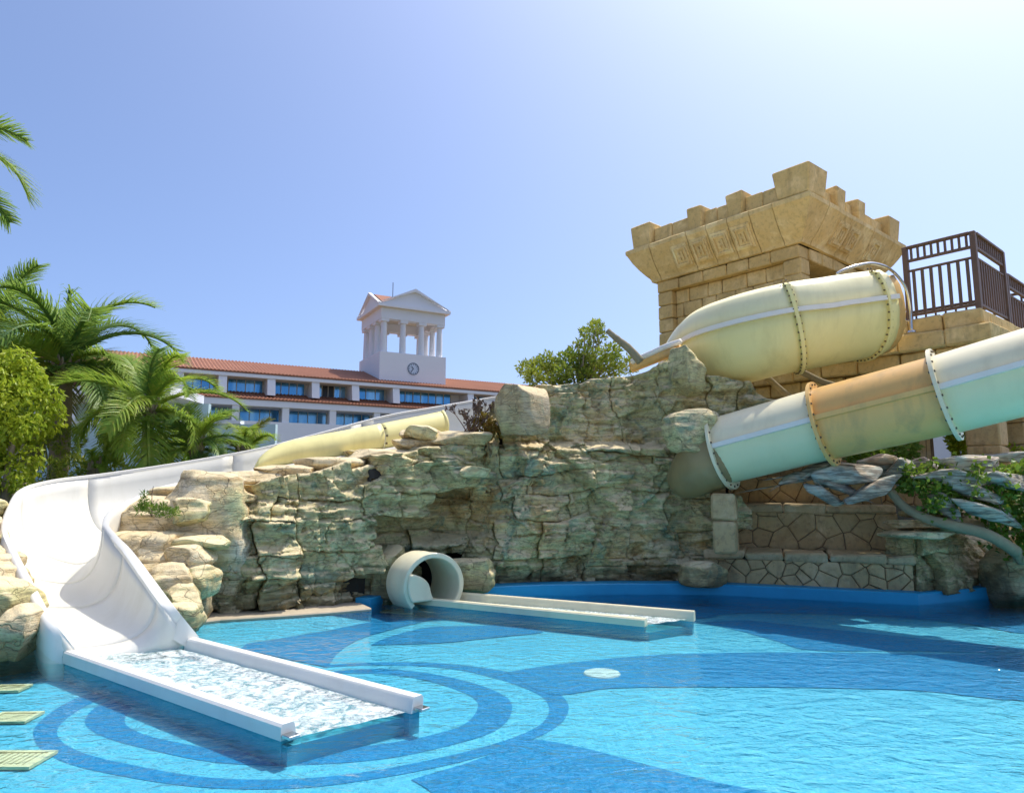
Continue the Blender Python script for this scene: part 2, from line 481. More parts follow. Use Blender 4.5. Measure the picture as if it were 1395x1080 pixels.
FLOOR_Z = -0.16
t = NT('pool_mosaic_light')
tile = t.n('TexBrick', {'offset': 0.0}, Vector=t.pos, Scale=1.0, Color1=(0.085, 0.44, 0.60, 1), Color2=(0.14, 0.54, 0.69, 1), Mortar=(0.17, 0.55, 0.69, 1), **{'Mortar_Size': 0.003, 'Brick_Width': 0.05, 'Row_Height': 0.05})
big = t.noise(1.1, 4, 0.6)
MAT['mosaic_light'] = t.pbr(t.mix(t.ramp(big, [(0.35, 0.0), (0.7, 0.5)]), tile.outputs['Color'], (0.06, 0.39, 0.58)), 0.5, t.bump(t.m('ADD', t.noise(7, 3, 0.6, vec=t.sc(t.pos, (1.0, 1.8, 1.0)), dist=1.2), t.m('MULTIPLY', t.noise(22, 2, 0.5), 0.25)), 0.6, 0.06))
t = NT('pool_mosaic_blue')
tile = t.n('TexBrick', {'offset': 0.0}, Vector=t.pos, Scale=1.0, Color1=(0.003, 0.19, 0.41, 1), Color2=(0.006, 0.24, 0.48, 1), Mortar=(0.015, 0.25, 0.48, 1), **{'Mortar_Size': 0.003, 'Brick_Width': 0.05, 'Row_Height': 0.05})
MAT['mosaic_blue'] = t.pbr(tile.outputs['Color'], 0.5, t.bump(t.m('ADD', t.noise(7, 3, 0.6, vec=t.sc(t.pos, (1.0, 1.8, 1.0)), dist=1.2), t.m('MULTIPLY', t.noise(22, 2, 0.5), 0.25)), 0.6, 0.06))
MAT['pool_cyan'] = m_plain('pool_paint_cyan', (0.10, 0.50, 0.64), 0.5, 0.15, sc=4)
MAT['pool_paint'] = m_plain('pool_rim_blue', (0.02, 0.33, 0.58), 0.45, 0.25, sc=3)
MAT['coping'] = m_plain('pool_coping', (0.50, 0.42, 0.30), 0.8, 0.3, sc=10, bump=0.4)
t = NT('pale_paving')
pv = t.n('TexBrick', None, Vector=t.pos, Scale=1.0, Color1=(0.66, 0.55, 0.40, 1), Color2=(0.58, 0.48, 0.35, 1), Mortar=(0.42, 0.35, 0.26, 1), **{'Mortar_Size': 0.006, 'Brick_Width': 0.6, 'Row_Height': 0.4})
MAT['paving'] = t.pbr(t.mix(t.ramp(t.noise(1.4, 5), [(0.45, 0.0), (0.75, 0.4)]), pv.outputs['Color'], (0.40, 0.33, 0.24)), 0.8)
MAT['grate'] = m_plain('drain_grate', (0.95, 0.74, 0.42), 0.6, 0.25, sc=20)

pool = MB()
pool.add([(-11, 1.6, FLOOR_Z), (11, 1.6, FLOOR_Z), (11, 11.9, FLOOR_Z), (-11, 11.9, FLOOR_Z)], [(0, 1, 2, 3)])
pool_floor = tag(pool.build('pool_floor', MAT['mosaic_light']), kind='structure')

def inlay(pix, z=FLOOR_Z + 0.003, sub=5, closed=True, name='mosaic_inlay', mat='mosaic_blue'):
    """flat blue mosaic figure set in the pool floor; its outline is measured on the floor plane"""
    pts = [PZ(u, v, FLOOR_Z) for u, v in pix]
    pts.append(pts[0])
    cur = catmull(pts, sub)[:-1]
    m = MB()
    m.add([(p[0], p[1], z) for p in cur], [tuple(range(len(cur)))])
    return m.build(name, MAT[mat], pool_floor)
def ring(outer, inner, z=FLOOR_Z + 0.003, sub=6):
    o = catmull([PZ(u, v, FLOOR_Z) for u, v in outer], sub)
    i = catmull([PZ(u, v, FLOOR_Z) for u, v in inner], sub)
    m = MB()
    m.grid([[(p[0], p[1], z) for p in o], [(p[0], p[1], z) for p in i]], flip=True)
    return m.build('mosaic_inlay', MAT['mosaic_blue'], pool_floor)
# swirl bands round the end of the flume
ring([(455, 914), (520, 911), (590, 918), (650, 932), (690, 950), (697, 970), (675, 995), (610, 1016), (520, 1034), (400, 1042), (290, 1038), (200, 1020), (140, 1003), (116, 985), (128, 965), (165, 945)],
     [(455, 917), (520, 918), (580, 927), (628, 942), (650, 956), (646, 974), (625, 990), (575, 1004), (500, 1016), (400, 1024), (310, 1022), (235, 1010), (190, 998), (170, 984), (178, 968), (200, 950)])
ring([(440, 906), (520, 902), (610, 904), (690, 915), (745, 935), (772, 955), (771, 977), (745, 998), (690, 1020), (610, 1042), (510, 1061), (400, 1074), (270, 1072), (150, 1054), (80, 1035), (48, 1010), (52, 985), (95, 955), (150, 935)],
     [(440, 909), (520, 906), (606, 910), (676, 924), (728, 943), (747, 960), (743, 980), (716, 998), (660, 1017), (590, 1034), (500, 1051), (400, 1061), (285, 1059), (185, 1043), (112, 1025), (80, 1005), (84, 985), (120, 960), (165, 943)])
inlay([(690, 916), (760, 905), (870, 894), (960, 890), (1100, 889), (1250, 891), (1420, 896), (1420, 952), (1250, 941), (1100, 937), (950, 936), (830, 938), (750, 946)], z=FLOOR_Z + 0.006)
inlay([(955, 848), (1010, 845), (1060, 849), (1150, 859), (1290, 873), (1420, 886), (1420, 891), (1250, 887), (1108, 886), (1060, 874), (1010, 860)], z=FLOOR_Z + 0.005)
inlay([(560, 1062), (640, 1038), (718, 1010), (744, 1009), (800, 1020), (860, 1036), (950, 1060), (1060, 1090), (800, 1110), (600, 1110), (590, 1082)], z=FLOOR_Z + 0.004)
inlay([(328, 884), (352, 866), (400, 849), (470, 838), (545, 830), (640, 830), (560, 851), (495, 869), (462, 888), (448, 906), (430, 906)], z=FLOOR_Z + 0.007)
inlay([(505, 879), (530, 868), (582, 855), (640, 853), (698, 853), (740, 861), (680, 868), (600, 876)], z=FLOOR_Z + 0.008)
inlay([(640, 812), (800, 806), (1000, 806), (1250, 826), (1420, 812), (1420, 862), (1300, 848), (1150, 838), (1000, 836), (960, 842), (860, 838)], z=FLOOR_Z + 0.009)  # far strip: shade of the tower put into the floor colour as dark blue

# pool walls with blue rim
def wall_strip(path, z0, z1, thick, name, mat, parent=None, b=0.015):
    """upright strip along a plan path (list of Vector xy), thick behind the path"""
    m = MB()
    rows = []
    for i, p in enumerate(path):
        a, c = path[max(i - 1, 0)], path[min(i + 1, len(path) - 1)]
        tv = Vector((c[0] - a[0], c[1] - a[1], 0)).normalized()
        nb = Vector((-tv.y, tv.x, 0))
        q = Vector((p[0], p[1], 0))
        rows.append([q + Vector((0, 0, z0)), q + Vector((0, 0, z1 - b)), q + nb * b + Vector((0, 0, z1)), q + nb * thick + Vector((0, 0, z1)), q + nb * thick + Vector((0, 0, z0))])
    m.grid(rows)
    for r in (rows[0], rows[-1]):
        m.add(r, [tuple(range(5))])
    return m.build(name, mat, parent, fixn=True)
RIM = 0.17
rim_px = [(640, 800), (740, 796), (850, 794.5), (965, 795), (1100, 801), (1250, 808)]
path = [PZ(u, v, RIM) for u, v in rim_px]
tag(wall_strip(path, -0.4, RIM, 0.35, 'pool_rim', MAT['pool_paint']), kind='structure')
path2 = [PZ(1250, 808, RIM) + Vector((0.001, 0, 0)), PZ(1300, 803.5, RIM), PZ(1372, 797, RIM), PZ(1372, 797, RIM) + Vector((0.6, 0.9, 0))]
tag(wall_strip(path2, -0.4, RIM - 0.002, 0.35, 'pool_rim', MAT['pool_paint']), kind='structure')
path3 = [PZ(505, 815, 0.1), PZ(525, 809, 0.1), PZ(560, 806, 0.1)]
tag(wall_strip(path3, -0.4, 0.10, 0.25, 'pool_rim', MAT['pool_paint']), kind='structure')
cop = [PZ(u, v, 0.03) for u, v in ((225, 852), (300, 843), (380, 838), (450, 833), (506, 828))]
tag(wall_strip(cop, -0.012, 0.03, 0.9, 'pool_coping', MAT['coping']), kind='structure')
m = MB(); m.grid([[Vector((p.x, p.y + 0.02, -0.014)) for p in cop], [Vector((p.x + 0.2 * (1 - k / 4), p.y - 1.3 * (1 - k / 4) - 0.02, FLOOR_Z + 0.002)) for k, p in enumerate(cop)]])
tag(m.build('pool_slope', MAT['mosaic_light'], fixn=False), kind='structure')
# deck at the far left and behind the camera
m = MB(); q = [PZ(-260, 915, 0.04), PZ(-40, 900, 0.04), PZ(28, 889, 0.04), PZ(62, 884, 0.04), PZ(60, 860, 0.04), PZ(-260, 850, 0.04)]
m.prism([p - Vector((0, 0, 0.45)) for p in q], (0, 0, 0.45))
tag(m.build('pool_deck', MAT['coping'], fixn=True), kind='structure')
m = MB(); m.box((0, -24.2, -0.18), (60, 25.9, 0.24), b=0.02)  # unseen behind the camera; made wide and pale to bounce warm light
tag(m.build('pool_deck', MAT['paving']), kind='structure')
m = MB(); cpath = [PZ(1372, 797, RIM) + Vector((0.3, -0.1, 0)), PZ(1372, 797, RIM) + Vector((4.0, -0.6, 0))]
tag(wall_strip(cpath, -0.4, 0.06, 1.5, 'pool_coping', MAT['coping']), kind='structure')

# water: one rippled sheet, clear with a fresnel reflection
t = NT('pool_water')
w1 = t.noise(3.2, 3, 0.5, vec=t.sc(t.pos, (1.0, 1.5, 1.0)), dist=0.8)
w2 = t.noise(9.0, 3, 0.55, vec=t.sc(t.pos, (1.0, 1.3, 1.0)), dist=0.5)
w3 = t.noise(26.0, 2, 0.5)
hgt = t.m('ADD', t.m('MULTIPLY', w1, 1.0), t.m('ADD', t.m('MULTIPLY', w2, 0.40), t.m('MULTIPLY', w3, 0.09)))
bmp = t.bump(hgt, 0.5, 0.10)
gl = t.n('BsdfGlossy', None, Color=(1, 1, 1, 1), Roughness=0.03, Normal=bmp)
tr = t.n('BsdfTransparent', None, Color=(0.76, 0.945, 0.985, 1))
fr = t.n('Fresnel', None, IOR=1.30, Normal=bmp)
mx = t.n('MixShader', None, i0=t.m('MULTIPLY', fr.outputs[0], 0.85), i1=tr.outputs[0], i2=gl.outputs[0])
MAT['water'] = t.surf(mx.outputs[0])
m = MB()
m.add([(-11, 1.6, 0), (11, 1.6, 0), (11, 11.9, 0), (-11, 11.9, 0)], [(0, 1, 2, 3)])
tag(m.build('pool_water', MAT['water']), kind='structure')

# drain covers on the pool floor
def drain(u, v, w, l, label, rot=0.0, slots=9, zt=None):
    zt = FLOOR_Z if zt is None else zt
    c = PZ(u, v, zt)
    th = thing('drain_grate', label, 'drain', c, 'rectangular drains in the pool floor')
    ax = Vector((math.cos(rot), math.sin(rot), 0)); ay = Vector((-ax.y, ax.x, 0))
    m = MB()
    for s in (-1, 1):
        m.box(c + ax * (s * (w / 2 - 0.02)) + Vector((0, 0, 0.018)), (0.02, l / 2, 0.01), ax, ay)
        m.box(c + ay * (s * (l / 2 - 0.02)) + Vector((0, 0, 0.018)), (w / 2 - 0.041, 0.02, 0.01), ax, ay)
    m.build('frame', MAT['grate'], th)
    if zt > FLOOR_Z:
        mm = MB(); mm.box(Vector((c.x, c.y, (zt + FLOOR_Z) / 2 + 0.003)), (w / 2 - 0.005, l / 2 - 0.005, (zt - FLOOR_Z) / 2), ax, ay); mm.build('plinth', MAT['mosaic_light'], th)
    for k in range(slots):
        mm = MB(); mm.box(c + ax * ((k + 0.5) / slots - 0.5) * (w - 0.085) + Vector((0, 0, 0.016)), (w / slots * 0.3, l / 2 - 0.041, 0.006), ax, ay)
        mm.build('slat', MAT['grate'], th)
drain(14, 1038, 0.46, 0.30, 'pale yellow slotted drain set where the outer swirl band passes', zt=None)
drain(18, 980, 0.34, 0.26, 'pale yellow slotted drain beside the shaded pool wall, middle of three', 0.05, zt=None)
drain(12, 940, 0.30, 0.22, 'pale yellow slotted drain closest to the dry stone deck', 0.08, zt=None)
drain(546, 834, 0.55, 0.34, 'pale slotted drain in front of the tunnel mouth', -0.3)
drain(405, 846, 0.55, 0.30, 'pale slotted drain below the green rock face', 0.1)
c = PZ(820, 918, FLOOR_Z)
th = thing('round_inlet', 'round white floor inlet in the broad blue band', 'drain', c)
m = MB(); m.tube([c + Vector((0, 0, 0.002)), c + Vector((0, 0, 0.016))], [0.19, 0.18], 28); m.build('cover', MAT['white_rim'], th)
m = MB(); m.tube([c + Vector((0, 0, 0.0165)), c + Vector((0, 0, 0.022))], [0.07, 0.06], 20); m.build('cap', MAT['white_rim'], th)
# ------------------------------------------------------------------ artificial rock cliffs
class Plan:
    def __init__(self, pts, n=400):
        c = np.array([(p[0], p[1]) for p in catmull([(p[0], p[1]) for p in pts], 12)])
        seg = np.hypot(*(c[1:] - c[:-1]).T)
        self.s = np.concatenate([[0], np.cumsum(seg)])
        self.c = c
        self.L = self.s[-1]
        t = np.gradient(c, axis=0)
        t /= np.hypot(t[:, 0], t[:, 1])[:, None]
        k = 15
        t = np.stack([np.convolve(np.pad(t[:, i], k, 'edge'), np.ones(2 * k + 1) / (2 * k + 1), 'valid') for i in (0, 1)], 1)
        self.t = t / np.hypot(t[:, 0], t[:, 1])[:, None]
    def at(self, s):
        x, y = np.interp(s, self.s, self.c[:, 0]), np.interp(s, self.s, self.c[:, 1])
        tx, ty = np.interp(s, self.s, self.t[:, 0]), np.interp(s, self.s, self.t[:, 1])
        # let ends run straight on
        over = np.where(s < 0, s, np.where(s > self.L, s - self.L, 0))
        x, y = x + tx * over, y + ty * over
        return x, y, ty, -tx
    def s_of(self, px, py):
        return self.s[np.argmin((self.c[:, 0] - px) ** 2 + (self.c[:, 1] - py) ** 2)]

def worley(x, y, seed=0):
    """nearest-cell plane: returns cell random, local offsets"""
    ix, iy = np.floor(x), np.floor(y)
    best = np.full(x.shape, 9e9); r = np.zeros(x.shape); dx_ = np.zeros(x.shape); dy_ = np.zeros(x.shape); r2 = np.zeros(x.shape); r3 = np.zeros(x.shape)
    for a in (-1, 0, 1):
        for b in (-1, 0, 1):
            cx, cy = ix + a, iy + b
            px = cx + 0.5 + 0.45 * _h(cx, cy, np.full(x.shape, seed)); py = cy + 0.5 + 0.45 * _h(cx, cy, np.full(x.shape, seed + 7))
            d = (x - px) ** 2 + (y - py) ** 2
            k = d < best
            best = np.where(k, d, best); dx_ = np.where(k, x - px, dx_); dy_ = np.where(k, y - py, dy_)
            r = np.where(k, _h(cx, cy, np.full(x.shape, seed + 13)), r); r2 = np.where(k, _h(cx, cy, np.full(x.shape, seed + 19)), r2); r3 = np.where(k, _h(cx, cy, np.full(x.shape, seed + 23)), r3)
    return r, dx_ * r2, dy_ * r3
def facet(s, z, fs, fz, seed):
    ws, wz = s + 0.25 / fs * fbm(s * fs * 1.3, z * fz * 1.3, seed + 0.5, 3), z + 0.25 / fz * fbm(s * fs * 1.3, z * fz * 1.3, seed + 4.5, 3)
    r, gx, gy = worley(ws * fs, wz * fz, seed)
    return 0.5 * r + 0.8 * gx + 0.9 * gy

def rock_cell(parent, plan, s0, s1, z0, z1, base, top, is_top, rs, mat, res=0.03, off=None, amp=1.0, name='rock_block', back=1.0):
    w, h = s1 - s0, z1 - z0
    nx, nz = max(5, int(w / res)), max(5, int(h / res))
    R = 4
    ia = np.arange(-R, nx + 1 + R); ib = np.arange(-R, nz + 1 + R)
    A, B = np.meshgrid(np.clip(ia / nx, 0, 1), np.clip(ib / nz, 0, 1))
    oa = np.maximum(np.maximum(-ia, ia - nx), 0); ob_l = np.maximum(-ib, 0); ob_h = np.maximum(ib - nz, 0)
    OA, OL = np.meshgrid(oa, ob_l); _, OH = np.meshgrid(oa, ob_h)
    D = np.array([0, 0.05, 0.15, 0.40, 0.85 * back]); DT = np.array([0, 0.18, 0.5, 1.0, 1.7])
    dep = np.maximum(np.maximum(D[OA], D[OL]), (DT if is_top else D)[OH])
    gap = 0.0005 + 0.005 * rs.random()
    s = s0 + gap + (w - 2 * gap) * A
    z = z0 + gap + (h - 2 * gap) * B
    if is_top is True:
        z = z0 + gap + (np.maximum(top(s), z0 + 0.15) - z0 - gap) * B
    # shared warp keeps neighbours' joints parallel but crooked
    ws = 0.36 * fbm(s * 0.8, z * 0.9, 3.1, 3) + 0.14 * fbm(s * 4.3, z * 4.3, 8.2, 4)
    wz = (0.30 * fbm(s * 0.7, z * 0.5, 11.4, 3) + 0.10 * fbm(s * 3.7, z * 3.0, 4.4, 4)) * np.where(is_top is True, 1 - 0.8 * B, 1)
    s2, z2 = s + ws, z + wz * sstep(0.25, 1.0, z)
    o = rs.uniform(-0.05, 0.06) + 0.25 * float(fbm(np.array([(s0 + s1) * 0.45]), np.array([(z0 + z1) * 0.6]), 31.0, 2)[0]) if off is None else off
    ts, tz = rs.uniform(-0.12, 0.12), rs.uniform(-0.14, 0.05)
    e = np.minimum(np.minimum(A, 1 - A) * w, np.minimum(B, 1 - B) * h)
    rr = (0.012 + 0.03 * rs.random()) * (1 + 0.9 * vnoise(s2 * 3, z2 * 3, 2.0))
    k = np.clip(1 - e / np.maximum(rr, 0.01), 0, 1)
    rnd_ = -rr * (1 - np.sqrt(np.maximum(1 - k * k, 0))) * 0.9
    seed = rs.uniform(0, 50)
    st = vnoise(s2 * 0.9 + seed, z2 * 10, seed)
    st = np.sign(st) * np.abs(st) ** 0.6
    st2 = vnoise(s2 * 1.8 + seed, z2 * 27, seed + 3)
    bulge = fbm(s2 * 1.4, z2 * 1.9, 7.7, 3)
    chip = np.abs(fbm(s2 * 2.2, z2 * 3.0, 1.7, 3))
    fine = fbm(s2 * 7, z2 * 9, 2.7, 3)
    out = base(s2, z2) + o + ts * (A - 0.5) + tz * (B - 0.5) + rnd_ + amp * (0.022 * st + 0.012 * st2 + 0.09 * bulge - 0.08 * chip + 0.03 * fine + 0.20 * facet(s2, z2, 0.55, 0.7, 33) + 0.16 * facet(s2, z2, 1.5, 2.3, 5) + 0.075 * facet(s2, z2, 3.6, 5.4, 9) + 0.065 * facet(s2, z2, 1.3, 9.0, 15) + 0.028 * facet(s2, z2, 3.5, 22.0, 21) + 0.02 * facet(s2, z2, 11.0, 15.0, 27))
    out = out - dep
    zz = z2 + np.where(OH > 0, 0.10 * fbm(s2 * 2, dep * 2.5, 5.5, 3) + 0.02 * dep, 0) - np.where(OL > 0, 0.0, 0)
    x, y, nx_, ny_ = plan.at(s2)
    X, Y = x + nx_ * out, y + ny_ * out
    rows = np.stack([X, Y, zz], -1)
    nr, nc = rows.shape[:2]
    idx = np.arange(nr * nc).reshape(nr, nc)
    f = np.stack([idx[:-1, :-1], idx[:-1, 1:], idx[1:, 1:], idx[1:, :-1]], -1).reshape(-1, 4)
    me = bpy.data.meshes.new(name)
    me.from_pydata((rows.reshape(-1, 3) - np.array(wloc(parent))).tolist(), [], f.tolist())
    me.materials.append(mat)
    me.shade_smooth()
    return link(name, me, parent)

def cliff(parent, plan, rows, colw, base, top, seed, mat, skip=None, offs=None, amp=1.0, s_rng=None, res=0.02):
    rs = np.random.RandomState(seed)
    smin, smax = s_rng or (0, plan.L)
    zones = [smin - 0.3]
    while zones[-1] < smax: zones.append(zones[-1] + rs.uniform(1.3, 2.4))
    cells = []
    for za, zb in zip(zones[:-1], zones[1:]):
        zr = list(rows); k = 1
        jit = [0.0] + [rs.uniform(-0.16, 0.16) if q > 1 else rs.uniform(0.0, 0.15) for q, _ in enumerate(rows[1:-2], 1)] + [rs.uniform(-0.1, 0.1), 0.0]
        zr = [a + b for a, b in zip(zr, jit)]
        drop = rs.randint(1, len(zr) - 2)
        if rs.rand() < 0.75: zr.pop(drop)
        for r in range(len(zr) - 1):
            lo, hi = (0.5, 1.1) if zr[r + 1] < 3.0 else (0.45, 0.85)
            s = za
            while s < zb - 0.01:
                s1 = min(s + rs.uniform(lo, hi), zb)
                if zb - s1 < 0.35: s1 = zb
                cells.append((zr[r], zr[r + 1], s, s1)); s = s1
    for z0, z1, s, s1 in cells:
        if True:
            mid = (s + s1) / 2
            tp = float(top(np.array([mid]))[0])
            if tp > z0 + 0.12:
                zz1, is_top = z1, False
                if tp - z1 < 0.18: zz1, is_top = tp, True
                if not (skip and skip(mid, (z0 + zz1) / 2)):
                    o = offs(mid, (z0 + zz1) / 2) if offs else None
                    rock_cell(parent, plan, s, s1, z0, zz1, base, top, is_top, rs, mat, off=o, amp=amp, res=res)

def rock_lump(parent, c, h, seed, mat, rot=0.0, n=14, sq=3.2, amp=1.0, name='rock_block', tilt=0.0, strata=True):
    """weathered block: squarish superellipsoid with ledges and chips"""
    rs = np.random.RandomState(seed)
    lin = np.linspace(-1, 1, n + 1)
    V, Fc = [], []
    for ax in range(3):
        for sg in (-1, 1):
            a, b = np.meshgrid(lin, lin)
            p = np.zeros(a.shape + (3,))
            p[..., ax] = sg; p[..., (ax + 1) % 3] = a; p[..., (ax + 2) % 3] = b
            base = sum(v.shape[0] for v in V)
            V.append(p.reshape(-1, 3))
            idx = np.arange((n + 1) ** 2).reshape(n + 1, n + 1) + base
            q = np.stack([idx[:-1, :-1], idx[:-1, 1:], idx[1:, 1:], idx[1:, :-1]], -1).reshape(-1, 4)
            Fc.append(q if sg > 0 else q[:, ::-1])
    V = np.concatenate(V); Fc = np.concatenate(Fc)
    V = V / (np.sum(np.abs(V) ** sq, 1) ** (1 / sq))[:, None]
    V *= np.array([1, 1, 1]) * (1 + 0.18 * fbm(V[:, 0] * 1.1 + seed, V[:, 1] * 1.1, V[:, 2] * 1.1 + seed * 0.37, 2))[:, None]
    for k in range(13):
        nn = rs.normal(0, 1, 3); nn[2] *= 0.8; nn /= np.linalg.norm(nn)
        dd = V @ nn; lim = dd.max() * rs.uniform(0.66, 0.92)
        V = V - nn[None, :] * (np.maximum(dd - lim, 0) * 0.93)[:, None]
    P3 = V * np.array(h) * 1.12
    w = P3 + np.array(c)
    m = min(h)
    d = amp * m * (0.30 * fbm(w[:, 0] * 1.6 / max(m, .2) * .4 + seed, w[:, 1] * 1.2, w[:, 2] * 2.2, 4))
    if strata:
        st = vnoise(w[:, 0] * 1.2 + seed, w[:, 1] * 1.2, w[:, 2] * 13)
        d += amp * 0.10 * m * np.sign(st) * np.abs(st) ** 0.6
        d += amp * 0.06 * m * vnoise(w[:, 0] * 3 + seed, w[:, 1] * 3, w[:, 2] * 34)
    nrm = V / np.linalg.norm(V, axis=1)[:, None]
    nrm[:, 2] *= 0.45
    P3 = P3 + nrm * d[:, None]
    cr, sr = math.cos(rot), math.sin(rot)
    if tilt:
        ct, s_t = math.cos(tilt), math.sin(tilt)
        P3 = np.stack([P3[:, 0] * ct + P3[:, 2] * s_t, P3[:, 1], -P3[:, 0] * s_t + P3[:, 2] * ct], 1)
    P3 = np.stack([P3[:, 0] * cr - P3[:, 1] * sr, P3[:, 0] * sr + P3[:, 1] * cr, P3[:, 2]], 1) + np.array(c)
    me = bpy.data.meshes.new(name)
    me.from_pydata((P3 - np.array(wloc(parent))).tolist(), [], Fc.tolist())
    me.materials.append(mat)
    bm = bmesh.new(); bm.from_mesh(me)
    bmesh.ops.remove_doubles(bm, verts=bm.verts, dist=1e-4)
    bm.to_mesh(me); bm.free()
    me.shade_smooth()
    return link(name, me, parent)

# --- low cliff beside the flume
LP = [PZ(255, 842, 0.03), PZ(330, 837, 0.03), PZ(420, 831, 0.03), PZ(505, 825, 0.03), PZ(560, 819, 0.03), PZ(640, 812, 0.03), PZ(700, 806, 0.03)]
LP = [p + Vector((0, 0.12, 0)) for p in LP]
low_plan = Plan(LP)
low_cliff = thing('rock_cliff', 'low green and tan artificial rock face running below the white flume', 'rock', (LP[0].x, LP[0].y, 0))
S_CORNER = low_plan.s_of(*PZ(533, 822, 0.03)[:2])
_u = [(255, 1.42), (300, 1.62), (355, 1.86), (430, 2.0), (500, 2.18), (590, 2.34), (640, 2.42), (700, 2.45)]
_ts = np.array([low_plan.s_of(*PZ(u, 835 - (u - 255) * 0.066, 0.03)[:2]) for u, _ in _u]); _tz = np.array([z for _, z in _u])
low_top = lambda s: np.interp(s, _ts, _tz)
def low_base(s, z):
    return -0.22 * z + 0.10 * sstep(0.55, 0.25, z) * -1.6 + 0.25 * sstep(1.45, 1.6, z) * sstep(S_CORNER - 0.3, S_CORNER + 0.3, s)
def low_skip(s, z):
    return s > S_CORNER + 0.05 and z < 1.45
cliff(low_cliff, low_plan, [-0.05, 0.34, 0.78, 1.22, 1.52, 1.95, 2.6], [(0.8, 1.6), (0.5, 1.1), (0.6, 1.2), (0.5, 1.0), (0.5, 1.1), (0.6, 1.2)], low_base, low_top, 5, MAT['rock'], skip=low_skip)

# --- main cliff behind the tunnel mouth
MP = [PZ(500, 806, 0.05) + Vector((0, .25, 0)), PZ(560, 800, 0.05), PZ(620, 799, 0.05), PZ(690, 797, 0.1), PZ(780, 793, 0.1), PZ(870, 791, 0.1), PZ(950, 791, 0.1), PZ(1000, 791, 0.12), PZ(1060, 791, 0.12)]
MP = [p + Vector((0, -0.52, 0)) for p in MP]
main_plan = Plan(MP)
main_cliff = thing('rock_cliff', 'tall weathered green rock face between the tunnel mouth and stone seats', 'rock', (MP[3].x, MP[3].y, 0))
def s_main(u): return main_plan.s_of(*(PZ(u, 794, 0.1) + Vector((0, -0.52, 0)))[:2])
_mu = [(480, 2.30), (640, 2.38), (674, 2.40), (680, 3.18), (738, 3.26), (746, 3.55), (828, 3.60), (836, 3.66), (900, 3.78), (925, 3.95), (945, 4.0), (965, 3.72), (1000, 3.62), (1030, 3.5), (1055, 3.2)]
_ms = np.array([s_main(u) for u, _ in _mu]); _mz = np.array([z for _, z in _mu])
main_top = lambda s: np.interp(s, _ms, _mz)
S540, S660, S1000 = s_main(540), s_main(665), s_main(985)
def main_base(s, z):
    right = sstep(s_main(880), s_main(940), s)
    b = -0.10 * z - 0.35 * sstep(2.35, 2.55, z) * (1 - right) + 0.16 * right * sstep(2.2, 2.6, z)
    b = b - 0.55 * np.exp(-((s - (S540 + S660) / 2 - 0.1) / 0.75) ** 2) * sstep(0.75, 1.0, z) * sstep(1.75, 1.5, z)     # recess over the tunnel
    b = b + 0.02 * sstep(0.75, 0.5, z) - 0.10 * sstep(0.35, 0.15, z)
    return b
def main_skip(s, z):
    if s > s_main(1000) and z < 2.45: return True
    if z < 0.75 and S540 - 0.2 < s < s_main(603): return True          # the tunnel passes here
    return s_main(628) < s < s_main(676) and 1.85 < z < 2.15
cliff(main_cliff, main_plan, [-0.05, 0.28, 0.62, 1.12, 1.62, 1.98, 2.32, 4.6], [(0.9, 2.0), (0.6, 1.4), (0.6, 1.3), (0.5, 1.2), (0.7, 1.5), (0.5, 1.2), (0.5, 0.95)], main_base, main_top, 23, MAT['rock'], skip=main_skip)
# filled core so that no daylight shows through the joints
for plan, top, par, dn in ((low_plan, low_top, low_cliff, 0.42), (main_plan, main_top, main_cliff, 0.75)):
    ss = np.linspace(0.05, plan.L - 0.05, 60)
    x, y, nx_, ny_ = plan.at(ss)
    tp = top(ss)
    rows = []
    lo = np.where(ss > S_CORNER - 0.2, 1.85, -0.4) if par is low_cliff else np.where((ss > S540 - .3) & (ss < s_main(606)), 1.0, np.where(ss > s_main(995), 2.5, -0.4))
    lo_l = lo
    for zf, dd in ((0.0, dn), (0.5, dn + 0.12), (0.93, dn + 0.2), (0.95, dn + 1.3)):
        zz = lo_l + (tp - lo_l) * zf - 0.12 * (zf > 0.9)
        rows.append([(x[i] - nx_[i] * dd, y[i] - ny_[i] * dd, zz[i]) for i in range(60)])
    m = MB(); m.grid(rows); m.build('core', MAT['rock_dark'], par, smooth=True)
# boulder standing on the ledge and shoulder blocks under the yellow slide
rock_lump(main_cliff, P(711, 560, 11.55), (0.40, 0.40, 0.37), 41, MAT['rock_brown'], rot=0.2, sq=12, amp=0.3, name='boulder', strata=False, n=20)
for k, (u, v, d, h, mt, rot, sq, am, nm) in enumerate([
        (935, 505, 12.0, (0.20, 0.35, 0.40), 'rock', 0.3, 5, 0.9, 'rock_block'),
        (648, 642, 11.0, (0.22, 0.3, 0.09), 'rock', 0.1, 3, 0.8, 'rock_block'), (572, 590, 11.6, (0.24, 0.3, 0.12), 'rock', 0.3, 5, 0.6, 'rock_block'),
        (942, 592, 11.35, (0.36, 0.3, 0.36), 'rock', 0.2, 4, 0.9, 'rock_block'), (528, 785, 10.95, (0.24, 0.25, 0.42), 'rock', 0.0, 4, 0.9, 'rock_block'), (640, 785, 11.1, (0.34, 0.25, 0.24), 'rock', 0.0, 6, 0.9, 'rock_block'), (960, 782, 11.45, (0.35, 0.25, 0.18), 'rock', 0.1, 4, 0.9, 'rock_block')]):
    rock_lump(main_cliff, P(u, v, d), h, 42 + k, MAT[mt], rot=rot, sq=sq, amp=am, name=nm, n=22, strata=(mt != 'terrace'))

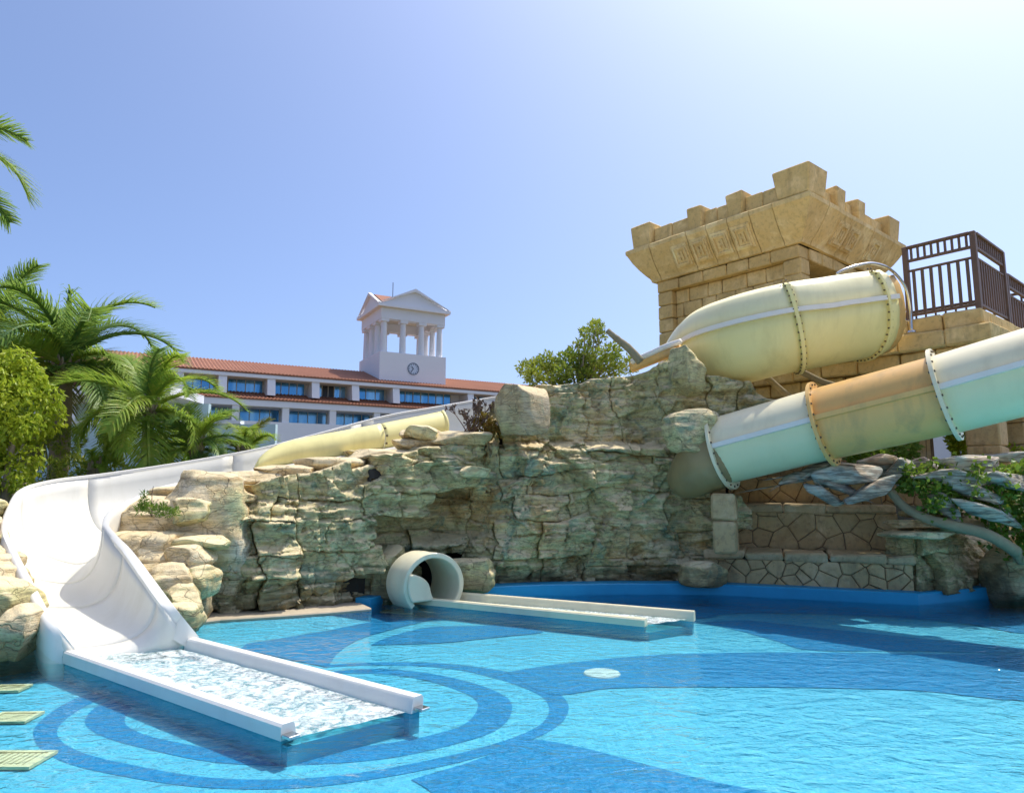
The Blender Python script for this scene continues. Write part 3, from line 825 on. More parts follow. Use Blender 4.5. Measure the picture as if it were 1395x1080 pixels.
# --- sunlit outcrop between the flume and the pool
outcrop = thing('rock_outcrop', 'sunlit tan rock outcrop stepping down between flume and pool', 'rock', PZ(250, 850, 0))
spec = [  # pixel centre, distance, half sizes, green?, rot
    (208, 716, 9.65, (0.50, 0.34, 0.20), 0, 0.2), (200, 745, 9.25, (0.38, 0.36, 0.20), 0, -0.3), (222, 764, 9.0, (0.40, 0.36, 0.20), 0, 0.4),
    (232, 792, 8.7, (0.34, 0.36, 0.22), 0, 0.2), (246, 816, 8.45, (0.24, 0.34, 0.22), 1, 0.5), (252, 836, 8.3, (0.18, 0.30, 0.18), 1, 0.2),
    (262, 697, 9.3, (0.19, 0.22, 0.17), 1, 0.15), (275, 741, 9.15, (0.32, 0.3, 0.10), 1, 0.1), (262, 760, 8.95, (0.26, 0.32, 0.16), 0, -0.1), (266, 790, 8.9, (0.24, 0.34, 0.2), 1, 0.0),
    (222, 688, 10.1, (0.42, 0.3, 0.12), 0, 0.3), (255, 674, 10.3, (0.45, 0.3, 0.12), 0, 0.1), (300, 664, 10.5, (0.5, 0.32, 0.10), 0, 0.2),
    (345, 652, 10.7, (0.45, 0.3, 0.10), 0, 0.15), (310, 676, 10.1, (0.4, 0.3, 0.13), 0, 0.1), (390, 643, 11.0, (0.5, 0.4, 0.10), 0, 0.2), (450, 632, 11.3, (0.55, 0.4, 0.10), 0, 0.15),
    (520, 620, 11.6, (0.55, 0.45, 0.10), 0, 0.1), (575, 608, 11.9, (0.5, 0.45, 0.10), 0, 0.1), (628, 597, 11.7, (0.5, 0.4, 0.12), 0, 0.1), (575, 594, 12.1, (0.35, 0.3, 0.13), 0, 0.1),
    (172, 712, 9.6, (0.14, 0.2, 0.14), 0, 0.0), (190, 698, 10.0, (0.24, 0.2, 0.14), 0, 0.0)]
for k, (u, v, d, h, gr, rot) in enumerate(spec):
    rock_lump(outcrop, P(u, v, d), h, 100 + k, MAT['rock'] if gr else MAT['rock_tan'], rot=rot, n=16, sq=3.6)
for k, (u, v, d, h) in enumerate([(235, 800, 9.2, (0.4, 0.45, 0.6)), (215, 745, 9.75, (0.5, 0.4, 0.6)), (270, 730, 9.8, (0.6, 0.4, 0.8))]):
    rock_lump(outcrop, P(u, v, d), h, 150 + k, MAT['rock_tan'], n=18, sq=4)

# --- rocks on the deck left of the flume
left_rocks = thing('rock_outcrop', 'grey tan boulders heaped on the deck at the outer flume wall', 'rock', PZ(20, 880, 0.04))
for k, (u, v, d, h, rot, ti) in enumerate([(-8, 845, 7.3, (0.36, 0.35, 0.34), 0.3, 0.2), (32, 862, 7.1, (0.17, 0.22, 0.22), -0.2, 0.35), (-8, 795, 7.8, (0.34, 0.35, 0.20), 0.2, 0.25), (18, 822, 7.45, (0.16, 0.2, 0.16), 0.2, 0.5),
        (-18, 765, 8.2, (0.28, 0.3, 0.16), 0.0, 0.3), (-22, 738, 8.7, (0.26, 0.25, 0.16), 0.4, 0.3), (-45, 700, 9.5, (0.45, 0.4, 0.25), 0.4, 0.1), (-60, 830, 7.9, (0.5, 0.5, 0.6), 0.1, 0.0), (-80, 760, 8.8, (0.6, 0.5, 0.6), 0.1, 0.0), (-10, 876, 7.0, (0.2, 0.2, 0.14), 0.8, 0.1)]):
    rock_lump(left_rocks, P(u, v, d), h, 170 + k, MAT['rock_tan'] if k % 3 else MAT['rock'], rot=rot, tilt=ti, n=16, sq=3.4)
# ------------------------------------------------------------------ open flume slide
END_L, END_R = PZ(383, 987, 0.11), PZ(571, 946, 0.12)
CH_L, CH_R = PZ(100, 885, 0.12), PZ(255, 868, 0.14)
flume = thing('open_flume_slide', 'long white open water slide curving round rocks down to the pool', 'slide', PZ(470, 985, -0.25))
ST = [((720, 533, 15.2), (715, 575, 14.2), 0.75), ((610, 552, 14.7), (655, 586, 13.7), 0.75), ((525, 567, 14.3), (590, 600, 13.1), 0.75), ((430, 592, 13.7), (480, 620, 12.4), 0.75),
      ((350, 612, 13.0), (350, 641, 11.7), 0.75), ((250, 630, 12.3), (280, 653, 11.0), 0.78), ((150, 645, 11.6), (215, 665, 10.3), 0.80), ((72, 655, 10.9), (175, 682, 9.7), 0.82),
      ((30, 668, 10.3), (149, 697, 9.15), 0.82), ((14, 692, 9.5), (140, 714, 8.75), 0.78), ((8, 722, 8.8), (150, 731, 8.45), 0.70), ((22, 754, 8.1), (168, 752, 8.2), 0.62),
      ((46, 800, 7.55), (195, 790, 7.85), 0.50), ((72, 848, 7.1), (224, 830, 7.45), 0.36)]
SUB = 6
Ls = catmull([P(*a) for a, b, d in ST] + [CH_L], SUB)
Rs = catmull([P(*b) for a, b, d in ST] + [CH_R], SUB)
Ds = [float(x[0]) for x in catmull([(d,) for a, b, d in ST] + [(0.20,)], SUB)]
NSEC = 22
def section(L, R, D):
    L, R = Vector(L), Vector(R)
    out = []
    for k in range(NSEC + 1):
        th = math.pi * k / NSEC
        c = math.cos(th)
        hx = (1 - math.copysign(abs(c) ** 0.75, c)) / 2
        sh = math.sin(th) ** 0.70
        p = L.lerp(R, hx)
        p.z = L.z + (R.z - L.z) * hx - D * sh
        out.append(p)
    return out
RIMW = 0.085
def lateral(i):
    L, R = Vector(Ls[i]), Vector(Rs[i])
    v = L - R; v.z = 0
    return v.normalized()
secs = [section(Ls[i], Rs[i], Ds[i]) for i in range(len(Ls))]
# trough is made in moulded sections, each one its own part, joint lines between
cuts = [0, 14, 26, 38, 48, 56, 66, 76, len(secs) - 1]
for a, b in zip(cuts[:-1], cuts[1:]):
    m = MB()
    rows = []
    for i in range(a, b + 1):
        r = [p.copy() for p in secs[i]]
        if i == a and a > 0:
            nx_ = secs[i + 1]
            r = [p.lerp(q, 0.03) for p, q in zip(r, nx_)]
        rows.append(r)
    m.grid(rows)
    o = m.build('trough', MAT['white_fibre'], flume, smooth=True)
    mod = o.modifiers.new('thickness', 'SOLIDIFY'); mod.thickness = 0.012; mod.offset = 0
def rim(side):
    m = MB(); rows = []
    for i in range(len(Ls)):
        lat = lateral(i) * (1 if side == 'L' else -1)
        p = Vector(Ls[i] if side == 'L' else Rs[i])
        w = RIMW * (1.0 if side == 'L' else 1.35)
        z = Vector((0, 0, 1))
        rows.append([p - lat * 0.012 - z * 0.03, p - lat * 0.012 + z * 0.012, p + lat * 0.02 + z * 0.022, p + lat * (w - 0.02) + z * 0.018, p + lat * w - z * 0.005, p + lat * (w + 0.005) - z * 0.10, p + lat * (w * 0.7) - z * max(0.12, Ds[i] * 0.8)])
    m.grid(rows, flip=(side == 'L'))
    return m.build('rim', MAT['white_rim'], flume, smooth=40)
rim('L'); rim('R')
# outer skin of the left wall down to the deck
m = MB(); rows = []
for i in range(40, len(Ls)):
    lat = lateral(i); p = Vector(Ls[i])
    rows.append([p + lat * (RIMW * 0.9) - Vector((0, 0, 0.08)), p + lat * (RIMW * 0.5) - Vector((0, 0, 0.4)), p - lat * 0.12 - Vector((0, 0, 0.95))])
m.grid(rows); m.build('outer_skin', MAT['white_fibre'], flume, smooth=True)
# straight run-out channel
def chan_wall(thing_, a, b, inner, name='channel_wall', w=0.11, zb=-0.17, mat='white_rim'):
    a, b = Vector(a), Vector(b)
    d = (b - a); d.z = 0; d.normalize()
    n = Vector((-d.y, d.x, 0)) * (1 if inner > 0 else -1)   # towards the inside
    zw = 0.004
    prof = lambda p: [p + Vector((0, 0, zw - p.z)) - n * 0.0, p - n * 0.0 - Vector((0, 0, 0.018)), p + n * 0.015, p + n * (w - 0.015), p + n * w - Vector((0, 0, 0.018)), p + n * (w + 0.02) + Vector((0, 0, zw - p.z))]
    base = MB()
    q0, q1 = a + n * 0.02, b + n * 0.02 - d * 0.02
    base.prism([Vector((q.x, q.y, zb)) for q in (q0, q1, q1 + n * w, q0 + n * w)], (0, 0, -zb + 0.003))
    base.build('wall_footing', MAT['pool_cyan'], thing_, fixn=True)
    m = MB()
    N = 12
    rows = [prof(a.lerp(b, k / N)) for k in range(N + 1)]
    m.grid(rows)
    m.add(rows[0], [tuple(range(6))]); m.add(rows[-1], [tuple(range(6))])
    return m.build(name, MAT[mat], thing_, smooth=30, fixn=True)
latL = (CH_L - CH_R); latL.z = 0; latL.normalize()
aL = CH_L + latL * RIMW; bL = END_L
aR = CH_R - latL * RIMW; bR = END_R + Vector((0.03, 0.02, 0))
chan_wall(flume, aL, bL, 1); chan_wall(flume, aR, bR, -1)
m = MB()
ends = [CH_L + Vector((0.1, 0.12, 0)), CH_R - Vector((0.1, 0.12, 0)), END_R, END_L]
z0 = -0.05
inn = [Vector((CH_L.x, CH_L.y, -0.03)), Vector((CH_R.x, CH_R.y, -0.03)), Vector((END_R.x - 0.06, END_R.y + 0.0, -0.03)), Vector((END_L.x + 0.05, END_L.y, -0.03))]
m.prism([p - Vector((0, 0, 0.13)) for p in inn], (0, 0, 0.13))
m.build('channel_floor', MAT['pool_cyan'], flume, fixn=True)
for p, s in ((END_L, -1), (bR, 1)):
    d = (END_L - CH_L); d.z = 0; d.normalize()
    nn = Vector((-d.y, d.x, 0))
    mm = MB(); mm.box(Vector((p.x, p.y, 0.035)) + nn * (0.05 if p is END_L else -0.06) + d * 0.03, (0.06, 0.045, 0.012), d, nn, b=0.004)
    mm.build('end_bracket', MAT['steel'], flume)
# foaming water inside the run-out
t = NT('channel_foam')
f1 = t.noise(7, 6, 0.7, dist=1.2); f2 = t.noise(30, 4, 0.7)
fm = t.m('ADD', t.m('MULTIPLY', f1, 0.7), t.m('MULTIPLY', f2, 0.4))
bm_ = t.bump(fm, 0.8, 0.05)
foam = t.n('BsdfPrincipled', None, Roughness=0.35, Normal=bm_); t.put(foam.inputs['Base Color'], (0.86, 0.93, 0.90))
clear = t.n('BsdfTransparent', None, Color=(0.80, 0.95, 0.90, 1))
glo = t.n('BsdfGlossy', None, Roughness=0.05, Normal=bm_)
wet = t.n('MixShader', None, i0=0.10, i1=clear.outputs[0], i2=glo.outputs[0])
mx = t.n('MixShader', None, i0=t.ramp(fm, [(0.46, 0.16), (0.64, 0.88)]), i1=wet.outputs[0], i2=foam.outputs[0])
MAT['foam'] = t.surf(mx.outputs[0])
m = MB()
rows = []
for k in range(61):
    a = Vector((CH_L.x, CH_L.y, 0)).lerp(Vector((END_L.x, END_L.y, 0)), k / 60)
    b = Vector((CH_R.x, CH_R.y, 0)).lerp(Vector((END_R.x, END_R.y, 0)), k / 60)
    row = []
    for j in range(25):
        p = a.lerp(b, 0.09 + 0.82 * j / 24)
        p.z = 0.045 - 0.034 * k / 60 + 0.012 * float(fbm(p.x * 7, p.y * 7, 1.0, 3))
        row.append(p)
    rows.append(row)
m.grid(rows)
m.build('running_water', MAT['foam'], flume, smooth=True)
# yellow splash guard on the inner rim, two panels with a bolted joint
GI = np.linspace(8, 23.4, 40)
def lerp_list(L_, i):
    a = int(min(max(math.floor(i), 0), len(L_) - 2)); return np.array(L_[a]) * (1 - (i - a)) + np.array(L_[a + 1]) * (i - a)
def guard(i0, i1, h0, h1, hcap):
    m = MB(); rows = []
    N = 22
    for k in range(N + 1):
        f = k / N
        i = i0 + (i1 - i0) * f
        p = Vector(lerp_list(Rs, i)); q = Vector(lerp_list(Ls, i))
        lat = (q - p); lat.z = 0; lat.normalize()
        hh = h0 + (h1 - h0) * f
        if hcap == 'down': hh *= math.sqrt(max(1 - max(0, (f - 0.62) / 0.38) ** 2, 0.02))
        row = []
        for j in range(10):
            a = j / 9
            row.append(p + Vector((0, 0, hh * a + 0.02)) + lat * (0.02 - 0.10 * math.sin(a * math.pi * 0.75) + 0.18 * a * a))
        rows.append(row)
    m.grid(rows)
    o = m.build('splash_guard', MAT['yellow_fibre'], flume, smooth=True)
    md = o.modifiers.new('thickness', 'SOLIDIFY'); md.thickness = 0.02; md.offset = 0
guard(10.6, 15.8, 0.50, 0.46, None)
guard(15.85, 24.2, 0.46, 0.40, 'down')
# rolled end of the guard
i = 10.6; p = Vector(lerp_list(Rs, i)); q = Vector(lerp_list(Ls, i)); lat = (q - p); lat.z = 0; lat.normalize()
m = MB(); m.tube([p + Vector((0, 0, 0.02 + 0.5 * a)) + lat * (0.02 - 0.10 * math.sin(a * math.pi * 0.75) + 0.18 * a * a) for a in np.linspace(0, 1, 9)], 0.035, 8)
m.build('guard_edge', MAT['yellow_fibre'], flume, smooth=True)
p = Vector(lerp_list(Rs, 15.82)); lat = (Vector(lerp_list(Ls, 15.82)) - p); lat.z = 0; lat.normalize()
for a in (0.2, 0.5, 0.8):
    mm = MB(); c = p + Vector((0, 0, 0.46 * a + 0.02)) + lat * (-0.02 - 0.10 * math.sin(a * math.pi * 0.75) + 0.18 * a * a)
    mm.tube([c, c - lat * 0.03], 0.018, 8); mm.build('bolt', MAT['bolt'], flume)

# --- upper yellow bend leaving the tower (same slide, its first sections)
US = [(1190, 430, 12.45), (1158, 435, 12.25), (1117, 442, 12.08), (1075, 450, 12.0), (1020, 464, 12.3), (975, 481, 12.95)]
upc = [P(*a) for a in US]
upc += [P(948, 512, 13.9), P(925, 560, 15.0), P(880, 590, 16.2)]
UC = catmull(upc, 8)
prof = [(0.46, 0.74), (0.59, 0.62), (0.665, 0.43), (0.69, 0.2), (0.67, -0.05), (0.60, -0.30), (0.48, -0.50), (0.32, -0.65), (0.15, -0.72), (0.0, -0.74)]
prof = prof + [(-a, b) for a, b in prof[-2::-1]]
def up_frame(i):
    a, b = np.array(UC[max(i - 1, 0)]), np.array(UC[min(i + 1, len(UC) - 1)])
    t_ = Vector(b - a).normalized()
    side = Vector((0, 0, 1)).cross(t_).normalized()      # to the left of travel = towards the viewer when heading -X
    up = t_.cross(side).normalized()
    if up.z < 0: up = -up
    return Vector(UC[i]), t_, side, up
def up_row(i, k0, k1, grow=0.0, sc=1.0):
    c, t_, s_, u_ = up_frame(i)
    return [c + s_ * (prof[k][0] * sc + math.copysign(grow, prof[k][0]) * (1 if prof[k][0] else 0)) + u_ * (prof[k][1] * sc - (grow if prof[k][1] < -0.3 else 0)) for k in range(k0, k1)]
c0, t0, s0_, u0 = up_frame(20)
FACE = 1 if s0_.y < 0 else -1
if FACE < 0: prof = [(-a, b) for a, b in prof]
upper = flume
BAND = 3
tone = {'hi': 'yellow_fibre', 'lo': 'yellow_fibre'}
for (i0, i1) in ((3, 24), (24, len(UC) - 1)):
    for nm, k0, k1 in (('upper_shell', 0, BAND + 1), ('lower_shell', BAND, len(prof) - BAND), ('upper_shell', len(prof) - BAND - 1, len(prof))):
        m = MB(); m.grid([up_row(i, k0, k1) for i in range(i0, i1 + 1)])
        o = m.build(nm, MAT['pale_yellow' if nm == 'upper_shell' else 'yellow_fibre'], upper, smooth=True)
        md = o.modifiers.new('thickness', 'SOLIDIFY'); md.thickness = 0.014; md.offset = 0
for kk in (BAND, len(prof) - 1 - BAND):
    m = MB(); rows = []
    for i in range(3, len(UC)):
        c, t_, s_, u_ = up_frame(i)
        p = c + s_ * prof[kk][0] + u_ * prof[kk][1]; sg = math.copysign(1, prof[kk][0])
        rows.append([p + u_ * 0.045 - s_ * sg * 0.01, p + u_ * 0.04 + s_ * sg * 0.05, p - u_ * 0.04 + s_ * sg * 0.05, p - u_ * 0.045 - s_ * sg * 0.01])
    m.grid(rows); m.build('seam_band', MAT['white_rim'], upper, smooth=30, fixn=True)
def flange_up(i, w=0.03):
    c, t_, s_, u_ = up_frame(i)
    m = MB()
    r0 = [c + s_ * a * 0.97 + u_ * b * 0.97 for a, b in prof]; r1 = [c + s_ * a * 1.09 + u_ * (b * 1.09 if b < 0.7 else b) for a, b in prof]
    m.grid([[p - t_ * w for p in r0], [p - t_ * w for p in r1], [p + t_ * w for p in r1], [p + t_ * w for p in r0]])
    fl = m.build('flange', MAT['yellow_fibre'], upper, smooth=30, fixn=True)
    for k in range(0, len(prof) // 2 + 2):
        for f in (0.0, 0.5):
            if k + 1 >= len(prof): continue
            a = (prof[k][0] * (1 - f) + prof[k + 1][0] * f, prof[k][1] * (1 - f) + prof[k + 1][1] * f)
            for sd in (1, -1):
                mm = MB(); p = c + s_ * a[0] * 1.055 + u_ * a[1] * 1.055
                mm.tube([p + t_ * sd * (w - 0.004), p + t_ * sd * (w + 0.018)], 0.016, 6); mm.build('bolt', MAT['bolt'], fl)
flange_up(24); flange_up(6)
m = MB(); m.tube(catmull([P(928, 465, 12.3), P(905, 473, 12.5), P(885, 482, 12.7), P(860, 493, 12.9)], 5), [0.055] * 16, 8); m.build('lower_rim', MAT['white_rim'], upper, smooth=True)
m = MB(); m.tube(catmull([P(928, 476, 12.4), P(905, 483, 12.6), P(885, 491, 12.8), P(860, 501, 13.0)], 5), [0.10] * 16, 8); m.build('lower_side', MAT['tan_fibre'], upper, smooth=True)
# start box wall beside the platform and the steel hoop
m = MB()
r = [up_row(i, 1, len(prof) - 1, sc=0.96) for i in (0, 3, 6)]
m.grid(r); o = m.build('start_trough', MAT['tan_fibre'], upper, smooth=True)
md = o.modifiers.new('thickness', 'SOLIDIFY'); md.thickness = 0.02
hoop_px = [(1140, 373, 11.4), (1154, 366, 11.4), (1182, 359, 11.5), (1200, 361, 11.65), (1214, 368, 11.8), (1226, 380, 11.95), (1235, 396, 12.05), (1240, 423, 12.15), (1242, 452, 12.15)]
hoop = thing('hoop_handrail', 'bent stainless steel grab hoop at the top slide entrance', 'handrail', P(1242, 452, 12.15))
m = MB(); m.tube(catmull([P(*a) for a in hoop_px], 5), 0.026, 10); m.build('bent_tube', MAT['steel'], hoop, smooth=True)
pb = P(1242, 452, 12.15); m = MB(); m.tube([pb - Vector((0, 0, 0.02)), pb + Vector((0, 0, 0.02))], [0.09, 0.07], 16); m.build('base_plate', MAT['steel'], hoop, smooth=30)

# ------------------------------------------------------------------ enclosed tube slide
tube = thing('tube_slide', 'enclosed cream, mint and brown tube slide with bolted flanges', 'slide', PZ(580, 815, -0.2))
TP = [P(928, 650, 11.75), P(985, 613, 11.5), P(1122, 577, 10.6), P(1287, 537, 9.55), P(1480, 484, 8.5), P(1640, 440, 7.9)]
TR = 0.555
def tube_seg(a, b, up_m, lo_m, rib_m, n=20, r=TR):
    a, b = Vector(a), Vector(b)
    d = (b - a).normalized()
    s = Vector((0, 0, 1)).cross(d).normalized(); u = d.cross(s).normalized()
    if s.y > 0: s = -s                       # s towards the viewer
    mid = 0.06
    N = 8
    for nm, t0_, t1_, mt in (('upper_shell', mid, math.pi - mid, up_m), ('lower_shell', -math.pi - mid + 0.12, mid, lo_m)):
        m = MB(); rows = []
        for k in range(N + 1):
            c = a.lerp(b, k / N)
            rows.append([c + (s * math.cos(th) + u * math.sin(th)) * r for th in np.linspace(t0_, t1_, n + 1)])
        m.grid(rows); o = m.build(nm, MAT[mt], tube, smooth=True, fixn=False)
    for th in (mid, math.pi - mid):
        m = MB(); rows = []
        for k in range(N + 1):
            c = a.lerp(b, k / N); e = s * math.cos(th) + u * math.sin(th); tg = u
            rows.append([c + e * (r - 0.01) + tg * 0.045, c + e * (r + 0.045) + tg * 0.035, c + e * (r + 0.045) - tg * 0.035, c + e * (r - 0.01) - tg * 0.045])
        m.grid(rows); m.build('seam_rib', MAT[rib_m], tube, smooth=30, fixn=True)
def tube_flange(c, d, mt, r=TR, R=0.665, w=0.025):
    c, d = Vector(c), Vector(d).normalized()
    s = Vector((0, 0, 1)).cross(d).normalized(); u = d.cross(s).normalized()
    n = 40
    cir = lambda q, off: [c + d * off + (s * math.cos(2 * math.pi * k / n) + u * math.sin(2 * math.pi * k / n)) * q for k in range(n)]
    m = MB(); m.grid([cir(r - 0.01, -w), cir(R, -w), cir(R, w), cir(r - 0.01, w)], closed=True)
    fl = m.build('flange', MAT[mt], tube, smooth=30, fixn=True)
    for k in range(22):
        a = 2 * math.pi * (k + 0.5) / 22; e = s * math.cos(a) + u * math.sin(a)
        for sd in (-1, 1):
            mm = MB(); p = c + e * ((r + R) / 2 + 0.008)
            mm.tube([p + d * sd * (w - 0.003), p + d * sd * (w + 0.018)], 0.017, 6); mm.build('bolt', MAT['bolt'], fl)
m = MB(); m.tube(catmull([TP[1], P(966, 627, 11.5), P(951, 639, 11.58), P(938, 650, 11.72), P(930, 656, 11.9)], 6), [0.5] * 9 + list(np.linspace(0.5, 0.28, 16)), 28); m.build('buried_bend', MAT['umber_fibre'], tube, smooth=True)
tube_seg(TP[1], TP[2], 'cream_fibre', 'mint_fibre', 'white_rim')
tube_seg(TP[2], TP[3], 'brown_fibre', 'tan_fibre', 'tan_fibre')
tube_seg(TP[3], TP[5], 'cream_fibre', 'mint_fibre', 'white_rim')
tube_flange(TP[1], TP[2] - TP[1], 'cream_fibre'); tube_flange(TP[2], TP[3] - TP[1], 'tan_fibre'); tube_flange(TP[3], TP[5] - TP[2], 'cream_fibre')
# tunnel mouth and run-out channel
AC = P(591, 795, 10.4); AC.z = 0.30
MR = 0.86
an = Vector((0.42, -0.907, 0)); aside = Vector((0.907, 0.42, 0)); az_ = Vector((0, 0, 1))
bk = Vector((-0.62, 0.785, 0))
n = 40
def arc(r, off, a0=-0.75, a1=math.pi + 0.75):
    return [AC + off + (aside * math.cos(th) + az_ * math.sin(th)) * (r * MR) for th in np.linspace(a0, a1, n)]
m = MB(); m.grid([arc(0.45, Vector((0, 0, 0))), arc(0.465, an * 0.015), arc(0.525, an * 0.015), arc(0.54, Vector((0, 0, 0))), arc(0.54, bk * 0.5)])
m.build('mouth_ring', MAT['cream_fibre'], tube, smooth=40, fixn=True)
m = MB(); m.grid([arc(0.45, bk * q, -math.pi / 2, 1.5 * math.pi) for q in (0.0, 0.25, 0.5, 0.75)])
m.build('tunnel_lining', MAT['cream_fibre'], tube, smooth=True)
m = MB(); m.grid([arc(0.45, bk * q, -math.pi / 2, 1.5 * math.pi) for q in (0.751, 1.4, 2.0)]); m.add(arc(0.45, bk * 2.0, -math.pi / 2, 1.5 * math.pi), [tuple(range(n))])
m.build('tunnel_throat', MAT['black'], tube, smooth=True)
c2L0, c2L1 = PZ(583, 815, 0.10), PZ(878, 843, 0.10)
c2R0, c2R1 = PZ(632, 806, 0.14), PZ(947, 831, 0.13)
# cheek: left side of the tube sweeping down to the low wall
m = MB(); rows = []
for k in range(15):
    f = k / 14
    off = Vector((c2L0.x, c2L0.y, 0)) - Vector(((AC - aside * 0.41).x, (AC - aside * 0.41).y, 0))
    off = off * f
    top_th = math.radians(180 - 26 * math.sqrt(max(1 - f * f, 0)) + 8 * f)
    row = []
    for j in range(12):
        th = math.pi + 0.6 + (top_th - math.pi - 0.6) * j / 11
        row.append(AC + off + aside * math.cos(th) * 0.41 + az_ * (math.sin(th) * 0.41))
    rows.append(row)
m.grid(rows); o = m.build('cheek_wall', MAT['cream_fibre'], tube, smooth=True)
md = o.modifiers.new('thickness', 'SOLIDIFY'); md.thickness = 0.05
chan_wall(tube, c2L0 - (c2L1 - c2L0).normalized() * 0.45, c2L1, 1, w=0.10, mat='cream_fibre')
chan_wall(tube, c2R0 - (c2R1 - c2R0).normalized() * 0.2, c2R1, -1, w=0.09, mat='cream_fibre')
m = MB()
inn = [Vector((p.x, p.y, -0.06)) for p in (c2L0 + Vector((-.2, .2, 0)), c2R0 - Vector((.06, .06, 0)), c2R1 - Vector((.06, .0, 0)), c2L1 + Vector((.05, 0, 0)))]
m.prism([p - Vector((0, 0, 0.13)) for p in inn], (0, 0, 0.13)); m.build('channel_floor', MAT['pool_cyan'], tube, fixn=True)
m = MB(); rows = []
for k in range(31):
    a = Vector((c2L0.x, c2L0.y, 0)).lerp(Vector((c2L1.x, c2L1.y, 0)), k / 30); b = Vector((c2R0.x, c2R0.y, 0)).lerp(Vector((c2R1.x, c2R1.y, 0)), k / 30)
    rows.append([a.lerp(b, 0.1 + 0.8 * j / 12) + Vector((0, 0, 0.03 + 0.012 * float(fbm(k * .7, j * .8, 2.0, 2)))) for j in range(13)])
m.grid(rows); m.build('running_water', MAT['foam'], tube, smooth=True)
# ------------------------------------------------------------------ slide tower: block kiosk on a raised stone platform
KU, KV, KZ = Vector((-0.65, 0.76, 0)), Vector((0.76, 0.65, 0)), Vector((0, 0, 1))
KC = Vector((6.46, 15.0, 0))
def K(a, b, z): return KC + KU * a + KV * b + KZ * z
rk = random.Random(11)
kiosk = thing('stone_kiosk', 'sand coloured block kiosk with flared cornice and stepped merlons', 'kiosk', K(2, 2, 4.7))
LA, LB = 3.95, 4.05
ZW0, ZL, ZW1 = 3.6, 6.84, 7.14
def kblock(a0, a1, b0, b1, z0, z1, mat='kiosk', name='stone_block', b=0.022, jit=0.010, parent=None):
    m = MB()
    c = K((a0 + a1) / 2, (b0 + b1) / 2, (z0 + z1) / 2)
    m.box(c, ((a1 - a0) / 2, (b1 - b0) / 2, (z1 - z0) / 2), KU, KV, KZ, b=b, jit=jit, rnd=rk)
    return m.build(name, MAT[mat], parent or kiosk, smooth=35)
m = MB(); m.box(K(LA / 2, 0.34, (ZW0 + ZW1) / 2), (LA / 2 - 0.1, 0.12, (ZW1 - ZW0) / 2), KU, KV, KZ); m.build('wall_core', MAT['kiosk_core'], kiosk)
m = MB(); m.box(K(LA - 0.25, LB / 2 + .25, (ZW0 + ZW1) / 2), (0.12, LB / 2 - 0.2, (ZW1 - ZW0) / 2), KU, KV, KZ); m.build('wall_core', MAT['kiosk_core'], kiosk)
m = MB(); m.box(K(LA / 2, LB / 2, ZL + 0.2), (LA / 2 - 0.1, LB / 2 - 0.1, 0.07), KU, KV, KZ); m.build('ceiling', MAT['kiosk'], kiosk)
zs = np.linspace(ZW0, ZL, 10)
G = 0.007
for (b0, b1) in ((0.0, 0.42), (LB - 0.42, LB)):           # pillars on both near corners of the front
    for i in range(9):
        kblock(0.0, 0.42, b0, b1, zs[i] + G, zs[i + 1] - G)
for i in range(9):
    kblock(LA - 0.45, LA, 0.0, 0.45, zs[i] + G, zs[i + 1] - G)
for i in range(9):                                         # left face between the pillars
    x = 0.42 + G
    first = True
    while x < LA - 0.46:
        w = rk.uniform(0.34, 0.78) * (0.6 if first and i % 2 else 1)
        x1 = min(x + w, LA - 0.45 - G)
        if LA - 0.45 - x1 < 0.2: x1 = LA - 0.45 - G
        kblock(x + G, x1 - G, 0.15 + rk.uniform(-0.012, 0.012), 0.28, zs[i] + G, zs[i + 1] - G)
        x = x1; first = False
x = 0.0
while x < LA - 0.05:                                       # lintel courses
    x1 = min(x + rk.uniform(0.5, 0.75), LA)
    if LA - x1 < 0.25: x1 = LA
    kblock(x + G, x1 - G, -0.03, 0.40, ZL + G, ZW1 - G); x = x1
x = 0.42
while x < LB - 0.05:
    x1 = min(x + rk.uniform(0.5, 0.8), LB)
    if LB - x1 < 0.25: x1 = LB
    kblock(-0.03, 0.40, x + G, x1 - G, ZL + G, ZW1 - G); x = x1
# cornice: flared pieces
CP_ = [(0.02, 7.14), (0.10, 7.15), (0.12, 7.22), (0.14, 7.25), (0.22, 7.34), (0.34, 7.50), (0.46, 7.69), (0.55, 7.88), (0.585, 7.92), (0.59, 8.02), (0.55, 8.05), (-0.1, 8.05)]
def corn_piece(side, p0, p1, m0=0, m1=0, name='cornice_block', pulled=0.0):
    """side 'L','R','B' ; m0/m1 = mitre sign at each end"""
    m = MB(); rows = []
    for e, (p, mt) in enumerate(((p0, m0), (p1, m1))):
        r = []
        for o, z in CP_:
            o2 = o + pulled
            q = p + mt * o
            if side == 'L': r.append(K(q, -o2, z))
            elif side == 'R': r.append(K(-o2, q, z))
            elif side == 'B': r.append(K(LA + o2, q, z))
            else: r.append(K(q, LB + o2, z))
        rows.append(r)
    m.grid(rows)
    for r in rows: m.add(r, [tuple(range(len(r)))])
    return m.build(name, MAT['cornice'], kiosk, smooth=35, fixn=True)
